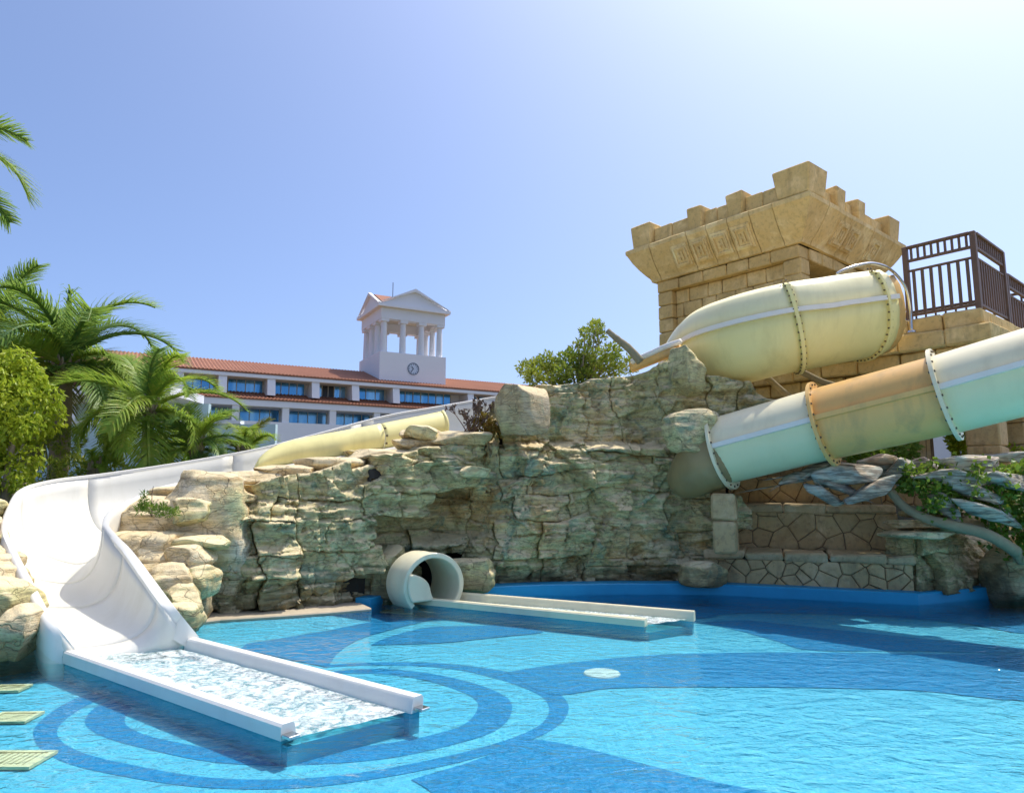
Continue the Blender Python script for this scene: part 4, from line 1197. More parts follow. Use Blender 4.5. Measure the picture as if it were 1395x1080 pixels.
def plaque(side, p, w):
    """carved glyph panel on the sloping cornice face"""
    o0, z0, o1, z1 = 0.185, 7.31, 0.515, 7.82
    ex = KU if side == 'L' else KV
    en = -KV if side == 'L' else -KU
    def q(f, g, lift=0.0):
        o = o0 + (o1 - o0) * g + 0.04 * 4 * g * (g - 1) * 0.35; z = z0 + (z1 - z0) * g
        base = K(p + (f - 0.5) * w, -o, z) if side == 'L' else K(-o, p + (f - 0.5) * w, z)
        return base + (en * 0.8 - KZ * 0.6) * (lift)
    pl = None
    m = MB(); f0, f1 = 0.06, 0.94
    m.grid([[q(f0, 0.02, -0.03), q(f0, 0.02, 0.05), q(f0 + .01, 0.5, 0.06), q(f0, 0.98, 0.05), q(f0, 0.98, -0.03)], [q(f1, 0.02, -0.03), q(f1, 0.02, 0.05), q(f1 - .01, 0.5, 0.06), q(f1, 0.98, 0.05), q(f1, 0.98, -0.03)]])
    m.add([q(f0, 0.02, -0.03), q(f0, 0.02, 0.05), q(f0, 0.98, 0.05), q(f0, 0.98, -0.03)], [(0, 1, 2, 3)])
    m.add([q(f1, 0.02, -0.03), q(f1, 0.02, 0.05), q(f1, 0.98, 0.05), q(f1, 0.98, -0.03)], [(0, 1, 2, 3)])
    pl = m.build('carved_panel', MAT['carved'], kiosk, fixn=True)
    # raised frame and strokes
    for (a0, a1, g0, g1) in ((0.16, 0.24, 0.12, 0.88), (0.76, 0.84, 0.12, 0.88), (0.25, 0.75, 0.80, 0.88), (0.25, 0.75, 0.12, 0.20), (0.36, 0.44, 0.32, 0.70), (0.54, 0.64, rk.uniform(.3, .4), rk.uniform(.6, .7)), (0.45, 0.53, 0.46, 0.56)):
        m = MB(); ring_ = [q(a0, g0, 0.045), q(a1, g0, 0.045), q(a1, g1, 0.045), q(a0, g1, 0.045)]
        m.prism(ring_, (en * 0.8 - KZ * 0.6) * 0.06)
        m.build('carved_stroke', MAT['carved'], pl, fixn=True)
nL, nR = 6, 6
eL = np.linspace(0.30, LA - 0.20, nL + 1); eR = np.linspace(0.30, LB - 0.20, nR + 1)
for k in range(nL):
    corn_piece('L', eL[k] + 0.008, eL[k + 1] - 0.008, pulled=rk.uniform(-0.012, 0.012))
    if k in (1, 2, 3, 4): plaque('L', (eL[k] + eL[k + 1]) / 2, (eL[k + 1] - eL[k]) * 0.92)
for k in range(nR):
    corn_piece('R', eR[k] + 0.008, eR[k + 1] - 0.008, pulled=rk.uniform(-0.012, 0.012))
    if k in (1, 2, 4): plaque('R', (eR[k] + eR[k + 1]) / 2, (eR[k + 1] - eR[k]) * 0.92)
corn_piece('L', 0.0, 0.29, m0=-1); corn_piece('R', 0.0, 0.29, m0=-1)
corn_piece('L', LA - 0.19, LA, m1=1); corn_piece('B', 0.0, LB, m0=-1, m1=1)
corn_piece('R', LB - 0.19, LB, m1=1); corn_piece('E', 0.0, LA, m0=-1, m1=1)
m = MB(); m.box(K(LA / 2, LB / 2, 7.98), (LA / 2 - 0.05, LB / 2 - 0.05, 0.05), KU, KV, KZ); m.build('roof_slab', MAT['kiosk_core'], kiosk)
# parapet with merlons
def merlon(a, b, w, d, z0, z1, flare=0.86):
    m = MB(); m.box(K(a, b, (z0 + z1) / 2), (w / 2, d / 2, (z1 - z0) / 2), KU, KV, KZ, b=0.03, jit=0.014, rnd=rk, taper=flare)
    m.build('merlon', MAT['kiosk'], kiosk, smooth=35)
PZ0 = 8.055
merlon(-0.18, -0.18, 0.86, 0.86, PZ0, PZ0 + 0.66)
for p in (1.30, 2.42): merlon(p, -0.24, 0.44, 0.50, PZ0, PZ0 + 0.60)
merlon(LA + 0.12, -0.2, 0.66, 0.66, PZ0, PZ0 + 0.62)
for p in (1.20, 2.3): merlon(-0.24, p, 0.50, 0.44, PZ0, PZ0 + 0.60)
merlon(-0.2, LB + 0.10, 0.66, 0.66, PZ0, PZ0 + 0.62)
merlon(LA + 0.1, LB + 0.1, 0.66, 0.66, PZ0, PZ0 + 0.62)
for lo, hi in ((0.20, 1.11), (1.49, 2.23), (2.61, LA - 0.17)):
    mid = (lo + hi) / 2
    for x0, x1 in ((lo, mid), (mid, hi)):
        kblock(x0 + G, x1 - G, -0.32, 0.06, PZ0, PZ0 + 0.45 + rk.uniform(-0.015, 0.015), name='parapet_block')
for lo, hi in ((0.20, 1.01), (1.39, 2.11), (2.49, LB - 0.19)):
    mid = (lo + hi) / 2
    for x0, x1 in ((lo, mid), (mid, hi)):
        kblock(-0.32, 0.06, x0 + G, x1 - G, PZ0, PZ0 + 0.45 + rk.uniform(-0.015, 0.015), name='parapet_block')

# --- platform
QC = Vector((8.05, 11.5, 0))
def Q(a, b, z): return QC + KU * a + KV * b + KZ * z
plat = thing('stone_platform', 'raised tan stone platform on pillars carrying the brown railing', 'platform', Q(2, 2, 1.6))
def qblock(a0, a1, b0, b1, z0, z1, mat='kiosk', name='stone_block', jit=0.012, b=0.03):
    m = MB(); m.box(Q((a0 + a1) / 2, (b0 + b1) / 2, (z0 + z1) / 2), ((a1 - a0) / 2, (b1 - b0) / 2, (z1 - z0) / 2), KU, KV, KZ, b=b, jit=jit, rnd=rk)
    return m.build(name, MAT[mat], plat, smooth=35)
DECK = 4.78
AL, BL = 6.0, 4.6
for (z0, z1, ins, mt) in ((DECK - 0.30, DECK, 0.06, 'kiosk'), (DECK - 0.62, DECK - 0.30, -0.10, 'kiosk'), (DECK - 0.90, DECK - 0.62, 0.04, 'kiosk'), (DECK - 1.18, DECK - 0.90, 0.16, 'kiosk'), (DECK - 1.5, DECK - 1.18, 0.28, 'kiosk')):
    x = ins
    while x < AL:
        x1 = x + rk.uniform(0.55, 0.95)
        a0 = x + (0.0 if x == ins else G)
        qblock(a0, x1 - G, ins, ins + 0.42, z0 + 0.004, z1 - 0.004, mt); x = x1
    x = ins + 0.42 + G
    while x < BL:
        x1 = x + rk.uniform(0.55, 0.95)
        qblock(ins, ins + 0.42, x + G, x1 - G, z0 + 0.004, z1 - 0.004, mt); x = x1
m = MB(); m.box(Q(AL / 2 + 0.3, BL / 2 + 0.3, DECK - 0.72), (AL / 2 - 0.1, BL / 2 - 0.1, 0.70), KU, KV, KZ); m.build('deck_slab', MAT['kiosk_core'], plat)
# walls and pillars underneath
def pillar(a, b, w, z0, z1, mat='terrace'):
    z = z0
    while z < z1 - 0.01:
        h = min(rk.uniform(0.45, 0.65), z1 - z)
        if z1 - z - h < 0.2: h = z1 - z
        qblock(a - w / 2, a + w / 2, b - w / 2, b + w / 2, z + 0.004, z + h - 0.004, mat, name='pillar_block', b=0.025); z += h
pillar(0.35, 0.75, 0.52, 1.5, DECK - 1.5)
pillar(0.75, 4.1, 0.52, 1.5, DECK - 1.5)
pillar(5.4, 0.75, 0.5, 1.5, DECK - 1.5)
def clip_poly(poly, px, py, nx, ny):
    out = []
    for i in range(len(poly)):
        a, b = poly[i], poly[(i + 1) % len(poly)]
        da = (a[0] - px) * nx + (a[1] - py) * ny; db = (b[0] - px) * nx + (b[1] - py) * ny
        if da <= 0: out.append(a)
        if (da < 0 < db) or (db < 0 < da):
            t_ = da / (da - db); out.append((a[0] + (b[0] - a[0]) * t_, a[1] + (b[1] - a[1]) * t_))
    return out
def crazy_wall(parent, o, ex, ez, en, W, H, cell, seed, mat, gap=0.0055, depth=0.05, asp=1.25):
    """wall of irregular polygonal stones, each its own piece, mortar behind"""
    rr = random.Random(seed)
    nx_, nz_ = max(1, round(W / (cell * asp))), max(1, round(H / cell))
    pts = []
    for j in range(-1, nz_ + 1):
        for i in range(-1, nx_ + 1):
            pts.append(((i + 0.5 + rr.uniform(-0.42, 0.42) + 0.5 * (j % 2)) * W / nx_, (j + 0.5 + rr.uniform(-0.40, 0.40)) * H / nz_))
    o = Vector(o)
    for k, (px, pz) in enumerate(pts):
        poly = [(0, 0), (W, 0), (W, H), (0, H)]
        for l, (qx, qz) in enumerate(pts):
            if l == k: continue
            dx, dz = qx - px, qz - pz
            d = math.hypot(dx, dz)
            if d > cell * 4.5: continue
            poly = clip_poly(poly, px + dx / 2 - dx / d * gap, pz + dz / 2 - dz / d * gap, dx / d, dz / d)
            if len(poly) < 3: break
        if len(poly) < 3: continue
        cx, cz = sum(p[0] for p in poly) / len(poly), sum(p[1] for p in poly) / len(poly)
        if max(p[0] for p in poly) - min(p[0] for p in poly) < 0.06: continue
        dp = depth * rr.uniform(0.75, 1.25)
        tx, tz = rr.uniform(-.05, .05), rr.uniform(-.05, .05)
        ring0 = [o + ex * x + ez * z for x, z in poly]
        lift = lambda x, z, q: en * (q + tx * (x - cx) + tz * (z - cz))
        ring1 = [o + ex * x + ez * z + lift(x, z, dp - 0.014) for x, z in poly]
        ring2 = []
        for x, z in poly:
            f = 1 - min(0.3, 0.02 / max(math.hypot(x - cx, z - cz), 0.03))
            x2, z2 = cx + (x - cx) * f, cz + (z - cz) * f
            ring2.append(o + ex * x2 + ez * z2 + lift(x2, z2, dp))
        m = MB(); m.grid([ring0, ring1, ring2], closed=True); m.add(ring2, [tuple(range(len(ring2)))])
        m.build('stone', MAT[mat], parent, smooth=30, fixn=True)
    m = MB(); m.box(o + ex * W / 2 + ez * H / 2 - en * 0.06, (W / 2, 0.085, H / 2), ex, en, ez); m.build('mortar_bed', MAT['joint'], parent)
crazy_wall(plat, Q(4.9, 0.9, 1.5), -KU, KZ, -KV, 3.6, 1.75, 0.34, 5, 'terrace')
crazy_wall(plat, Q(1.2, 2.6, 1.5), KV, KZ, -KU, 1.3, 0.9, 0.30, 6, 'terrace')

# --- brown railing on the platform
def rail_panel(th, a, b, z0, Ht, nb=9, nshort=9, posts=(True, True)):
    a, b = Vector(a), Vector(b)
    d = (b - a); L_ = d.length; d = d / L_; n = Vector((-d.y, d.x, 0))
    def bar(p, q, w, h, name):
        m = MB(); p, q = Vector(p), Vector(q); dd = (q - p); l_ = dd.length; dd /= l_
        up = n.cross(dd)
        m.box((p + q) / 2, (l_ / 2, w / 2, h / 2), dd, n, up, b=0.006); return m.build(name, MAT['wood'], th)
    Z = Vector((0, 0, 1))
    for f, use in ((0, posts[0]), (1, posts[1])):
        if use:
            c = a + d * L_ * f
            m = MB(); m.box(c + Z * (z0 + Ht / 2), (0.045, 0.045, Ht / 2), d, n, Z, b=0.008); m.build('post', MAT['wood'], th)
    s, e = a + d * 0.047, b - d * 0.047
    lv = (0.985, 0.80, 0.66, 0.055)
    for f, w, h in ((lv[0], 0.10, 0.045), (lv[1], 0.055, 0.05), (lv[2], 0.05, 0.04), (lv[3], 0.05, 0.05)):
        bar(s + Z * (z0 + Ht * f), e + Z * (z0 + Ht * f), w, h, 'rail')
    for k in range(nshort):
        c = s.lerp(e, (k + 0.5) / nshort)
        m = MB(); m.box(c + Z * (z0 + Ht * (lv[0] + lv[1]) / 2 + 0.001), (0.018, 0.018, Ht * (lv[0] - lv[1]) / 2 - 0.024), d, n, Z); m.build('short_baluster', MAT['wood'], th)
    for k in range(nb):
        c = s.lerp(e, (k + 0.5) / nb)
        m = MB(); m.box(c + Z * (z0 + Ht * (lv[2] + lv[3]) / 2), (0.025, 0.016, Ht * (lv[2] - lv[3]) / 2 - 0.022), d, n, Z); m.build('baluster', MAT['wood'], th)
RZ = DECK + 0.0
railing = thing('railing', 'dark brown slatted railing cornering on the stone platform edge', 'railing', Q(0.1, 0.1, DECK))
rail_panel(railing, Q(0.12, 0.12, 0), Q(1.22, 0.12, 0), RZ, 1.38, nb=7, nshort=9)
rail_panel(railing, Q(0.12, 0.17, 0), Q(0.12, 1.78, 0), RZ, 1.38, nb=11, nshort=13, posts=(False, True))
rail2 = thing('railing', 'dark brown lower railing stepping down beyond the platform corner', 'railing', Q(0.12, 1.9, DECK))
rail_panel(rail2, Q(0.12, 1.9, 0), Q(0.12, 4.3, 0), RZ - 0.22, 1.2, nb=14, nshort=16)
rail3 = thing('railing', 'dark brown railing closing the rear side of the platform', 'railing', Q(3.3, 3.2, DECK))
rail_panel(rail3, Q(4.6, 4.4, 0), Q(0.3, 4.4, 0), RZ, 1.15, nb=16, nshort=20)
rail4 = thing('railing', 'short brown railing inside the kiosk doorway', 'railing', K(0.2, 0.5, 4.7))
rail_panel(rail4, K(0.15, 0.44, 0), K(0.15, 1.35, 0), 4.95, 1.2, nb=6, nshort=7, posts=(False, True))
# ------------------------------------------------------------------ stepped stone seats right of the cliff
seat = thing('stone_seating', 'two stepped stone ledges of irregular paving above the blue rim', 'stone seats', PZ(1100, 800, 0.17))
rt = random.Random(4)
A0, A1 = PZ(968, 793, RIM) + Vector((0, 0.12, 0)), PZ(1252, 806, RIM) + Vector((0, 0.12, 0))
ex = (A1 - A0); ex.z = 0; WL = ex.length; ex.normalize(); en = Vector((ex.y, -ex.x, 0)); ez = Vector((0, 0, 1))
def S3(x, back, z): return Vector((A0.x, A0.y, 0)) + ex * x - en * back + ez * z
crazy_wall(seat, S3(0, 0.06, 0.15), ex, ez, en, WL, 0.40, 0.20, 8, 'terrace', depth=0.07, asp=1.4)
def caps(x0, x1, back0, back1, z0, z1, rough=0.02):
    x = x0
    while x < x1 - 0.02:
        q = min(x + rt.uniform(0.55, 0.95), x1)
        if x1 - q < 0.3: q = x1
        m = MB(); m.box((S3(x + 0.004, back0, z0) + S3(q - 0.004, back1, z1)) / 2, ((q - x) / 2 - 0.004, (back1 - back0) / 2, (z1 - z0) / 2), ex, -en, ez, b=0.03, jit=rough, rnd=rt)
        m.build('cap_stone', MAT['terrace_cap'], seat, smooth=35); x = q
caps(-0.05, WL + 0.03, -0.06, 0.95, 0.55, 0.68)
crazy_wall(seat, S3(0.32, 0.92, 0.66), ex, ez, en, WL - 0.35, 0.62, 0.33, 9, 'terrace', depth=0.05, asp=1.2)
caps(0.30, WL - 0.05, 0.84, 1.75, 1.27, 1.42)
crazy_wall(seat, S3(0.32, 1.72, 1.40), ex, ez, en, WL + 1.8, 0.50, 0.30, 10, 'terrace', depth=0.05)
m = MB(); m.box(S3(0.12, 1.35, 1.05), (0.16, 0.6, 0.9), ex, -en, ez, b=0.05, jit=0.03, rnd=rt); m.build('side_pier', MAT['terrace'], seat, smooth=35)

for k, (z0_, z1_) in enumerate(((0.68, 1.18), (1.19, 1.62))):
    m = MB(); c_ = P(988, 712, 11.35); m.box(Vector((c_.x, c_.y, (z0_ + z1_) / 2)), (0.19, 0.28, (z1_ - z0_) / 2), ex, -en, ez, b=0.035, jit=0.015, rnd=rt); m.build('pier_block', MAT['terrace'], seat, smooth=35)
ro = thing('rock_outcrop', 'rounded green grey rock shoulder at the end of the stone ledges', 'rock', PZ(1300, 800, 0.17))
sh_plan = Plan([S3(WL - 0.25, 0.25, 0), S3(WL - 0.02, 0.10, 0), PZ(1262, 806, RIM) + Vector((0.02, 0.08, 0)), PZ(1310, 801, RIM) + Vector((0, 0.15, 0)), PZ(1368, 795.5, RIM) + Vector((0, 0.15, 0))])
sh_top = lambda s: np.interp(s, [0, 0.4, 1.4, 2.0, sh_plan.L], [1.02, 1.10, 1.06, 0.98, 0.85])
cliff(ro, sh_plan, [0.12, 0.46, 0.80, 1.5], None, lambda s, z: -0.16 * z + 0.05 * np.sin(z * 5), sh_top, 77, MAT['rock'], amp=0.55)
for k, (u, v, d, h, mt, rot, sq) in enumerate([
        (1245, 727, 10.75, (0.42, 0.34, 0.055), 'rock_tan', 0.1, 9), (1250, 713, 10.95, (0.40, 0.3, 0.06), 'rock_tan', 0.15, 9), (1320, 716, 11.1, (0.55, 0.4, 0.13), 'rock_brown', 0.1, 5), (1275, 700, 11.2, (0.4, 0.3, 0.06), 'rock_brown', 0.1, 6)]):
    rock_lump(ro, P(u, v, d), h, 300 + k, MAT[mt], rot=rot, sq=sq, n=20, amp=0.6)
rw = thing('rock_wall', 'brown rock wall standing behind the open pool corner', 'rock', PZ(1390, 800, 0.17))
for k, (u, v, d, h) in enumerate([(1385, 785, 11.1, (0.50, 0.4, 0.45)), (1440, 780, 11.2, (0.6, 0.4, 0.5)), (1500, 780, 11.3, (0.6, 0.4, 0.5)), (1570, 775, 11.4, (0.7, 0.4, 0.55))]):
    rock_lump(rw, P(u, v, d), h, 330 + k, MAT['terrace'] if k % 2 else MAT['rock_tan'], sq=5, n=16, amp=0.6)

# ------------------------------------------------------------------ broken shells of cast rock and a fallen trunk on the upper ledge
def shard(parent, c, h, seed, rot, tilt, mat):
    rr = random.Random(seed)
    bm = bmesh.new()
    for _ in range(16):
        x = rr.uniform(-1, 1); w = (1 - abs(x) ** 1.6) * 0.9 + 0.12
        bm.verts.new((x * h[0], rr.uniform(-1, 1) * w * h[1], rr.uniform(-1, 1) * w * h[2]))
    res = bmesh.ops.convex_hull(bm, input=bm.verts)
    bmesh.ops.delete(bm, geom=[v for v in bm.verts if not v.link_faces], context='VERTS')
    bmesh.ops.bevel(bm, geom=list(bm.edges), offset=0.02, segments=1, affect='EDGES')
    bmesh.ops.triangulate(bm, faces=bm.faces)
    bmesh.ops.subdivide_edges(bm, edges=bm.edges, cuts=2)
    for v in bm.verts:
        q = v.co
        v.co = q + Vector(vn_unit(q, seed)) * 0.02
    M_ = Matrix.Translation(Vector(c) - wloc(parent)) @ Matrix.Rotation(rot, 4, 'Z') @ Matrix.Rotation(tilt, 4, 'Y')
    bm.transform(M_)
    me = bpy.data.meshes.new('rock_shard'); bm.to_mesh(me); bm.free()
    me.materials.append(MAT[mat]); me.shade_smooth(); me.set_sharp_from_angle(angle=math.radians(38))
    return link('rock_shard', me, parent)
def vn_unit(q, s):
    return [float(vnoise(np.array([q.x * 9 + s]), np.array([q.y * 9 + k * 7]), np.array([q.z * 14]))[0]) for k in range(3)]
t = NT('broken_shell')
b1, b2 = t.noise(2.5, 5, 0.6, dist=0.6), t.noise(1.0, 5, 0.65, vec=t.sc(t.pos, (3, 3, 22)))
cc = t.mix(t.ramp(b1, [(0.40, 0.0), (0.62, 1.0)]), (0.62, 0.50, 0.37), (0.42, 0.48, 0.44))
cc = t.mix(t.ramp(b2, [(0.42, 0.8), (0.58, 0.0)]), cc, (0.12, 0.10, 0.08))
MAT['shell'] = t.pbr(cc, 0.8, t.bump(b2, 0.6, 0.03), spec=0.25)
rub = thing('broken_rock_pile', 'split grey blue rock shells lying under the brown tube', 'rocks', P(1160, 680, 11.0))
SH = [(1150, 648, 10.7, (0.52, 0.22, 0.16), 0.1, -0.15), (1115, 640, 10.9, (0.40, 0.16, 0.05), 0.1, -0.45), (1120, 675, 10.7, (0.36, 0.14, 0.07), 0.2, 0.45), (1150, 670, 10.65, (0.34, 0.14, 0.07), 0.0, 0.35),
      (1190, 665, 10.6, (0.46, 0.14, 0.07), 0.1, -0.45), (1225, 640, 10.9, (0.22, 0.2, 0.18), 0.3, -0.5), (1255, 640, 11.2, (0.45, 0.2, 0.10), 0.1, 0.0), (1290, 652, 10.55, (0.6, 0.18, 0.07), 0.1, 0.05),
      (1320, 632, 10.9, (0.55, 0.25, 0.09), 0.1, 0.05), (1285, 688, 10.45, (0.30, 0.12, 0.08), 0.2, 0.75), (1330, 672, 10.5, (0.5, 0.16, 0.06), 0.2, 0.3), (1365, 655, 10.6, (0.5, 0.2, 0.08), 0.3, 0.1),
      (1345, 698, 10.4, (0.55, 0.14, 0.06), 0.2, 0.35), (1085, 650, 11.1, (0.3, 0.12, 0.05), 0.2, -0.35), (1200, 636, 11.3, (0.4, 0.3, 0.1), 0.0, 0.1), (1375, 625, 11.8, (0.5, 0.3, 0.08), 0.1, 0.0)]
for k, (u, v, d, h, r_, ti) in enumerate(SH):
    shard(rub, P(u, v, d), [q * w_ for q, w_ in zip(h, (1.3, 1.7, 2.4))], 400 + k, r_, ti, 'shell')
trunk = thing('fallen_trunk', 'bare grey green trunk leaning down from ivy onto the rock ledge', 'branch', P(1372, 748, 10.6))
m = MB(); m.tube(catmull([P(1212, 668, 10.7), P(1232, 690, 10.6), P(1262, 706, 10.45), P(1300, 716, 10.35), P(1345, 728, 10.35), P(1385, 752, 10.45)], 5), [0.06 + 0.03 * (k / 25) for k in range(26)], 9); m.build('stem', MAT['branch'], trunk, smooth=True)
m = MB(); m.tube(catmull([P(1345, 728, 10.42), P(1372, 742, 10.5), P(1392, 765, 10.6)], 5), 0.07, 8); m.build('side_stem', MAT['branch'], trunk, smooth=True)
br = thing('bare_branch', 'cut bare branch rising beside the shrub on top of the cliff', 'branch', P(868, 490, 12.6))
m = MB(); m.tube(catmull([P(872, 492, 12.6), P(858, 476, 12.5), P(846, 466, 12.45), P(836, 458, 12.4), P(827, 450, 12.4)], 4), [0.085, .08, .08, .075, .07, .075, .07, .07, .065, .06, .065, .06, .055, .055, .05, .055, .05], 9); m.build('stem', MAT['branch'], br, smooth=True)
for nm, pts in (('beam', [(1035, 505, 13.0), (1075, 540, 12.9), (1110, 560, 12.8)]), ('beam', [(1080, 500, 13.0), (1120, 520, 12.9), (1150, 528, 12.9)])):
    b_ = thing('bare_branch', {1035: 'bare branch slanting down behind the tube flange', 1080: 'bare branch lying under the stepped platform courses'}[pts[0][0]], 'branch', P(*pts[-1]))
    m = MB(); m.tube(catmull([P(*p) for p in pts], 6), 0.06, 8); m.build('stem', MAT['branch'], b_, smooth=True)
# ------------------------------------------------------------------ hotel with clock tower
HT = Vector((0.872, 0.49, 0)); HN = Vector((-0.49, 0.872, 0)); HZ = Vector((0, 0, 1))
_p = P(560, 600, 70.0); HO = Vector((_p.x, _p.y, 0))
def HH(t_, o, z): return HO + HT * t_ + HN * o + HZ * z
def tz(u, v, o=0.0):
    r = ray(u, v); p0 = HH(0, o, 0)
    d = (p0.x * HN.x + p0.y * HN.y) / (r.x * HN.x + r.y * HN.y)
    p = Vector((r.x * d, d, CAM_H + r.z * d)); q = p - p0
    return q.dot(HT), p.z
def hb(parent, name, mat, t0, t1, o0, o1, z0, z1, b=0.0):
    m = MB(); m.box(HH((t0 + t1) / 2, (o0 + o1) / 2, (z0 + z1) / 2), (abs(t1 - t0) / 2, abs(o1 - o0) / 2, abs(z1 - z0) / 2), HT, HN, HZ, b=b)
    return m.build(name, MAT[mat], parent)
t = NT('blue_window_glass')
g0 = t.noise(0.9, 2, vec=t.sc(t.pos, (1, 1, 0.15)))
MAT['pane'] = t.pbr(t.ramp(g0, [(0.4, (0.10, 0.36, 0.66)), (0.6, (0.30, 0.58, 0.80))]), 0.12, spec=0.6, metal=0.55)
MAT['pane_dark'] = m_plain('dark_opening', (0.03, 0.035, 0.04), 0.4, 0.2)
MAT['win_frame'] = m_plain('cream_frame', (0.62, 0.60, 0.50), 0.6, 0.1)
MAT['teal_wall'] = m_plain('teal_render', (0.50, 0.66, 0.68), 0.8, 0.12, sc=0.8)
MAT['soffit'] = m_plain('sand_soffit', (0.62, 0.54, 0.38), 0.8, 0.1)
hotel = thing('hotel_building', 'long white hotel with terracotta roofs and recessed balconies', 'building', HH(0, 0, 0))
XR = 400
_, zr1 = tz(XR, 513, -0.9); _, zw1t = tz(XR, 520.5, 1.2); _, zw1b = tz(XR, 539, 1.2)
_, zm_top = tz(XR, 537.5, 1.0); _, zm_bot = tz(XR, 547, -1.4); _, zf_bot = tz(XR, 556, -1.3)
_, zw0t = tz(XR, 558, 1.6); _, zw0b = tz(XR, 578, 1.6); _, z_par = tz(XR, 576, -1.3)
_, z_ridge = tz(XR, 498, 6.0)
T0, T1 = -52.0, 62.0
hb(hotel, 'rear_wall', 'hotel_white', T0, T1, 1.5, 12.5, 0, zr1 - 0.05)
def tile_roof(name, parent, t0, t1, o0, z0, o1, z1, pitch=0.32, amp=0.05):
    m = MB(); n = int((t1 - t0) / pitch) * 4
    rows = []
    for f in (0.0, 0.0, 1.0):
        pass
    lowr = []; r0 = []; r1 = []
    for k in range(n + 1):
        tt = t0 + (t1 - t0) * k / n
        w = amp * math.cos(2 * math.pi * k / 4)
        r0.append(HH(tt, o0, z0 + w)); r1.append(HH(tt, o1, z1 + w)); lowr.append(HH(tt, o0 + 0.02, z0 - 0.16))
    m.grid([lowr, r0, r1])
    return m.build(name, MAT['roof_tile'], parent, smooth=50)
tile_roof('roof', hotel, T0, T1, -0.9, zr1 + 0.15, 6.0, z_ridge)
tile_roof('roof_back', hotel, T0, T1, 12.9, zr1 + 0.1, 6.0, z_ridge - 0.01)
hb(hotel, 'eave_fascia', 'hotel_white', T0, T1, -0.85, 1.5, zr1 - 0.34, zr1 - 0.03)
tile_roof('lower_roof', hotel, T0, 20.0, -1.5, zm_bot + 0.12, 1.15, zm_top)
hb(hotel, 'lower_fascia', 'hotel_white', T0, 20.0, -1.42, 1.4, zf_bot, zm_bot - 0.04)
hb(hotel, 'upper_wall', 'hotel_white', T0, T1, 1.35, 1.5, zm_top - 0.3, zr1)
# balcony parapet and lower storeys
hb(hotel, 'balcony_parapet', 'hotel_white', T0, T1, -1.42, -1.1, z_par - 2.4, z_par)
hb(hotel, 'balcony_floor', 'hotel_white', T0, T1, -1.09, 1.5, z_par - 1.3, z_par - 1.05)
def window(t0, t1, z0, z1, o, n, dark=()):
    fr = MB()
    w = 0.07
    fr.box(HH((t0 + t1) / 2, o, z1 - w / 2), ((t1 - t0) / 2, 0.06, w / 2), HT, HN, HZ); fr.box(HH((t0 + t1) / 2, o, z0 + w / 2), ((t1 - t0) / 2, 0.06, w / 2), HT, HN, HZ)
    for k in range(n + 1):
        tt = t0 + (t1 - t0) * k / n
        fr.box(HH(min(max(tt, t0 + w / 2), t1 - w / 2), o, (z0 + z1) / 2), (w / 2, 0.055, (z1 - z0) / 2 - w), HT, HN, HZ)
    wo = fr.build('window', MAT['win_frame'], hotel)
    for k in range(n):
        a, b = t0 + (t1 - t0) * k / n, t0 + (t1 - t0) * (k + 1) / n
        m = MB(); m.box(HH((a + b) / 2, o + 0.02, (z0 + z1) / 2), ((b - a) / 2 - 0.03, 0.015, (z1 - z0) / 2 - 0.05), HT, HN, HZ)
        m.build('pane', MAT['pane_dark' if k in dark else 'pane'], wo)
def tt(u, o=0.0): return tz(u, 540, o)[0]
for (a, b, n, dk) in ((309, 358, 4, ()), (371, 415, 4, ()), (430, 471, 5, (1, 2)), (485, 524, 3, ()), (541, 614, 7, ()), (640, 672, 3, ()), (682, 716, 3, ()), (250, 296, 4, ()), (190, 240, 4, ()), (120, 172, 4, ())):
    window(tt(a, 1.25), tt(b, 1.25), zw1b, zw1t, 1.25, n, dk)
for u in (242, 301, 367, 427, 481, 536, 637, 677, 180):
    t_ = tt(u, 0)
    m = MB(); prof_ = [HH(t_ - 0.35, -0.75, zr1 - 0.35), HH(t_ - 0.35, 1.34, zr1 - 0.35), HH(t_ - 0.35, 1.34, zm_top - 0.2), HH(t_ - 0.35, -1.0, zm_bot + 0.5)]
    m.prism(prof_, HT * 0.7); m.build('balcony_fin', MAT['hotel_white'], hotel, fixn=True)
for (a, b, n) in ((327, 382, 4), (394, 446, 4), (458, 505, 4), (517, 565, 4), (255, 314, 4), (190, 245, 4), (140, 182, 4)):
    window(tt(a, 1.4), tt(b, 1.4), zw0b, zw0t, 1.40, n)
for u in (322, 390, 454, 514, 573, 250, 186):
    t_ = tt(u, -1.2)
    hb(hotel, 'column', 'hotel_white', t_ - 0.3, t_ + 0.3, -1.34, -0.9, z_par + 0.003, zf_bot - 0.003)
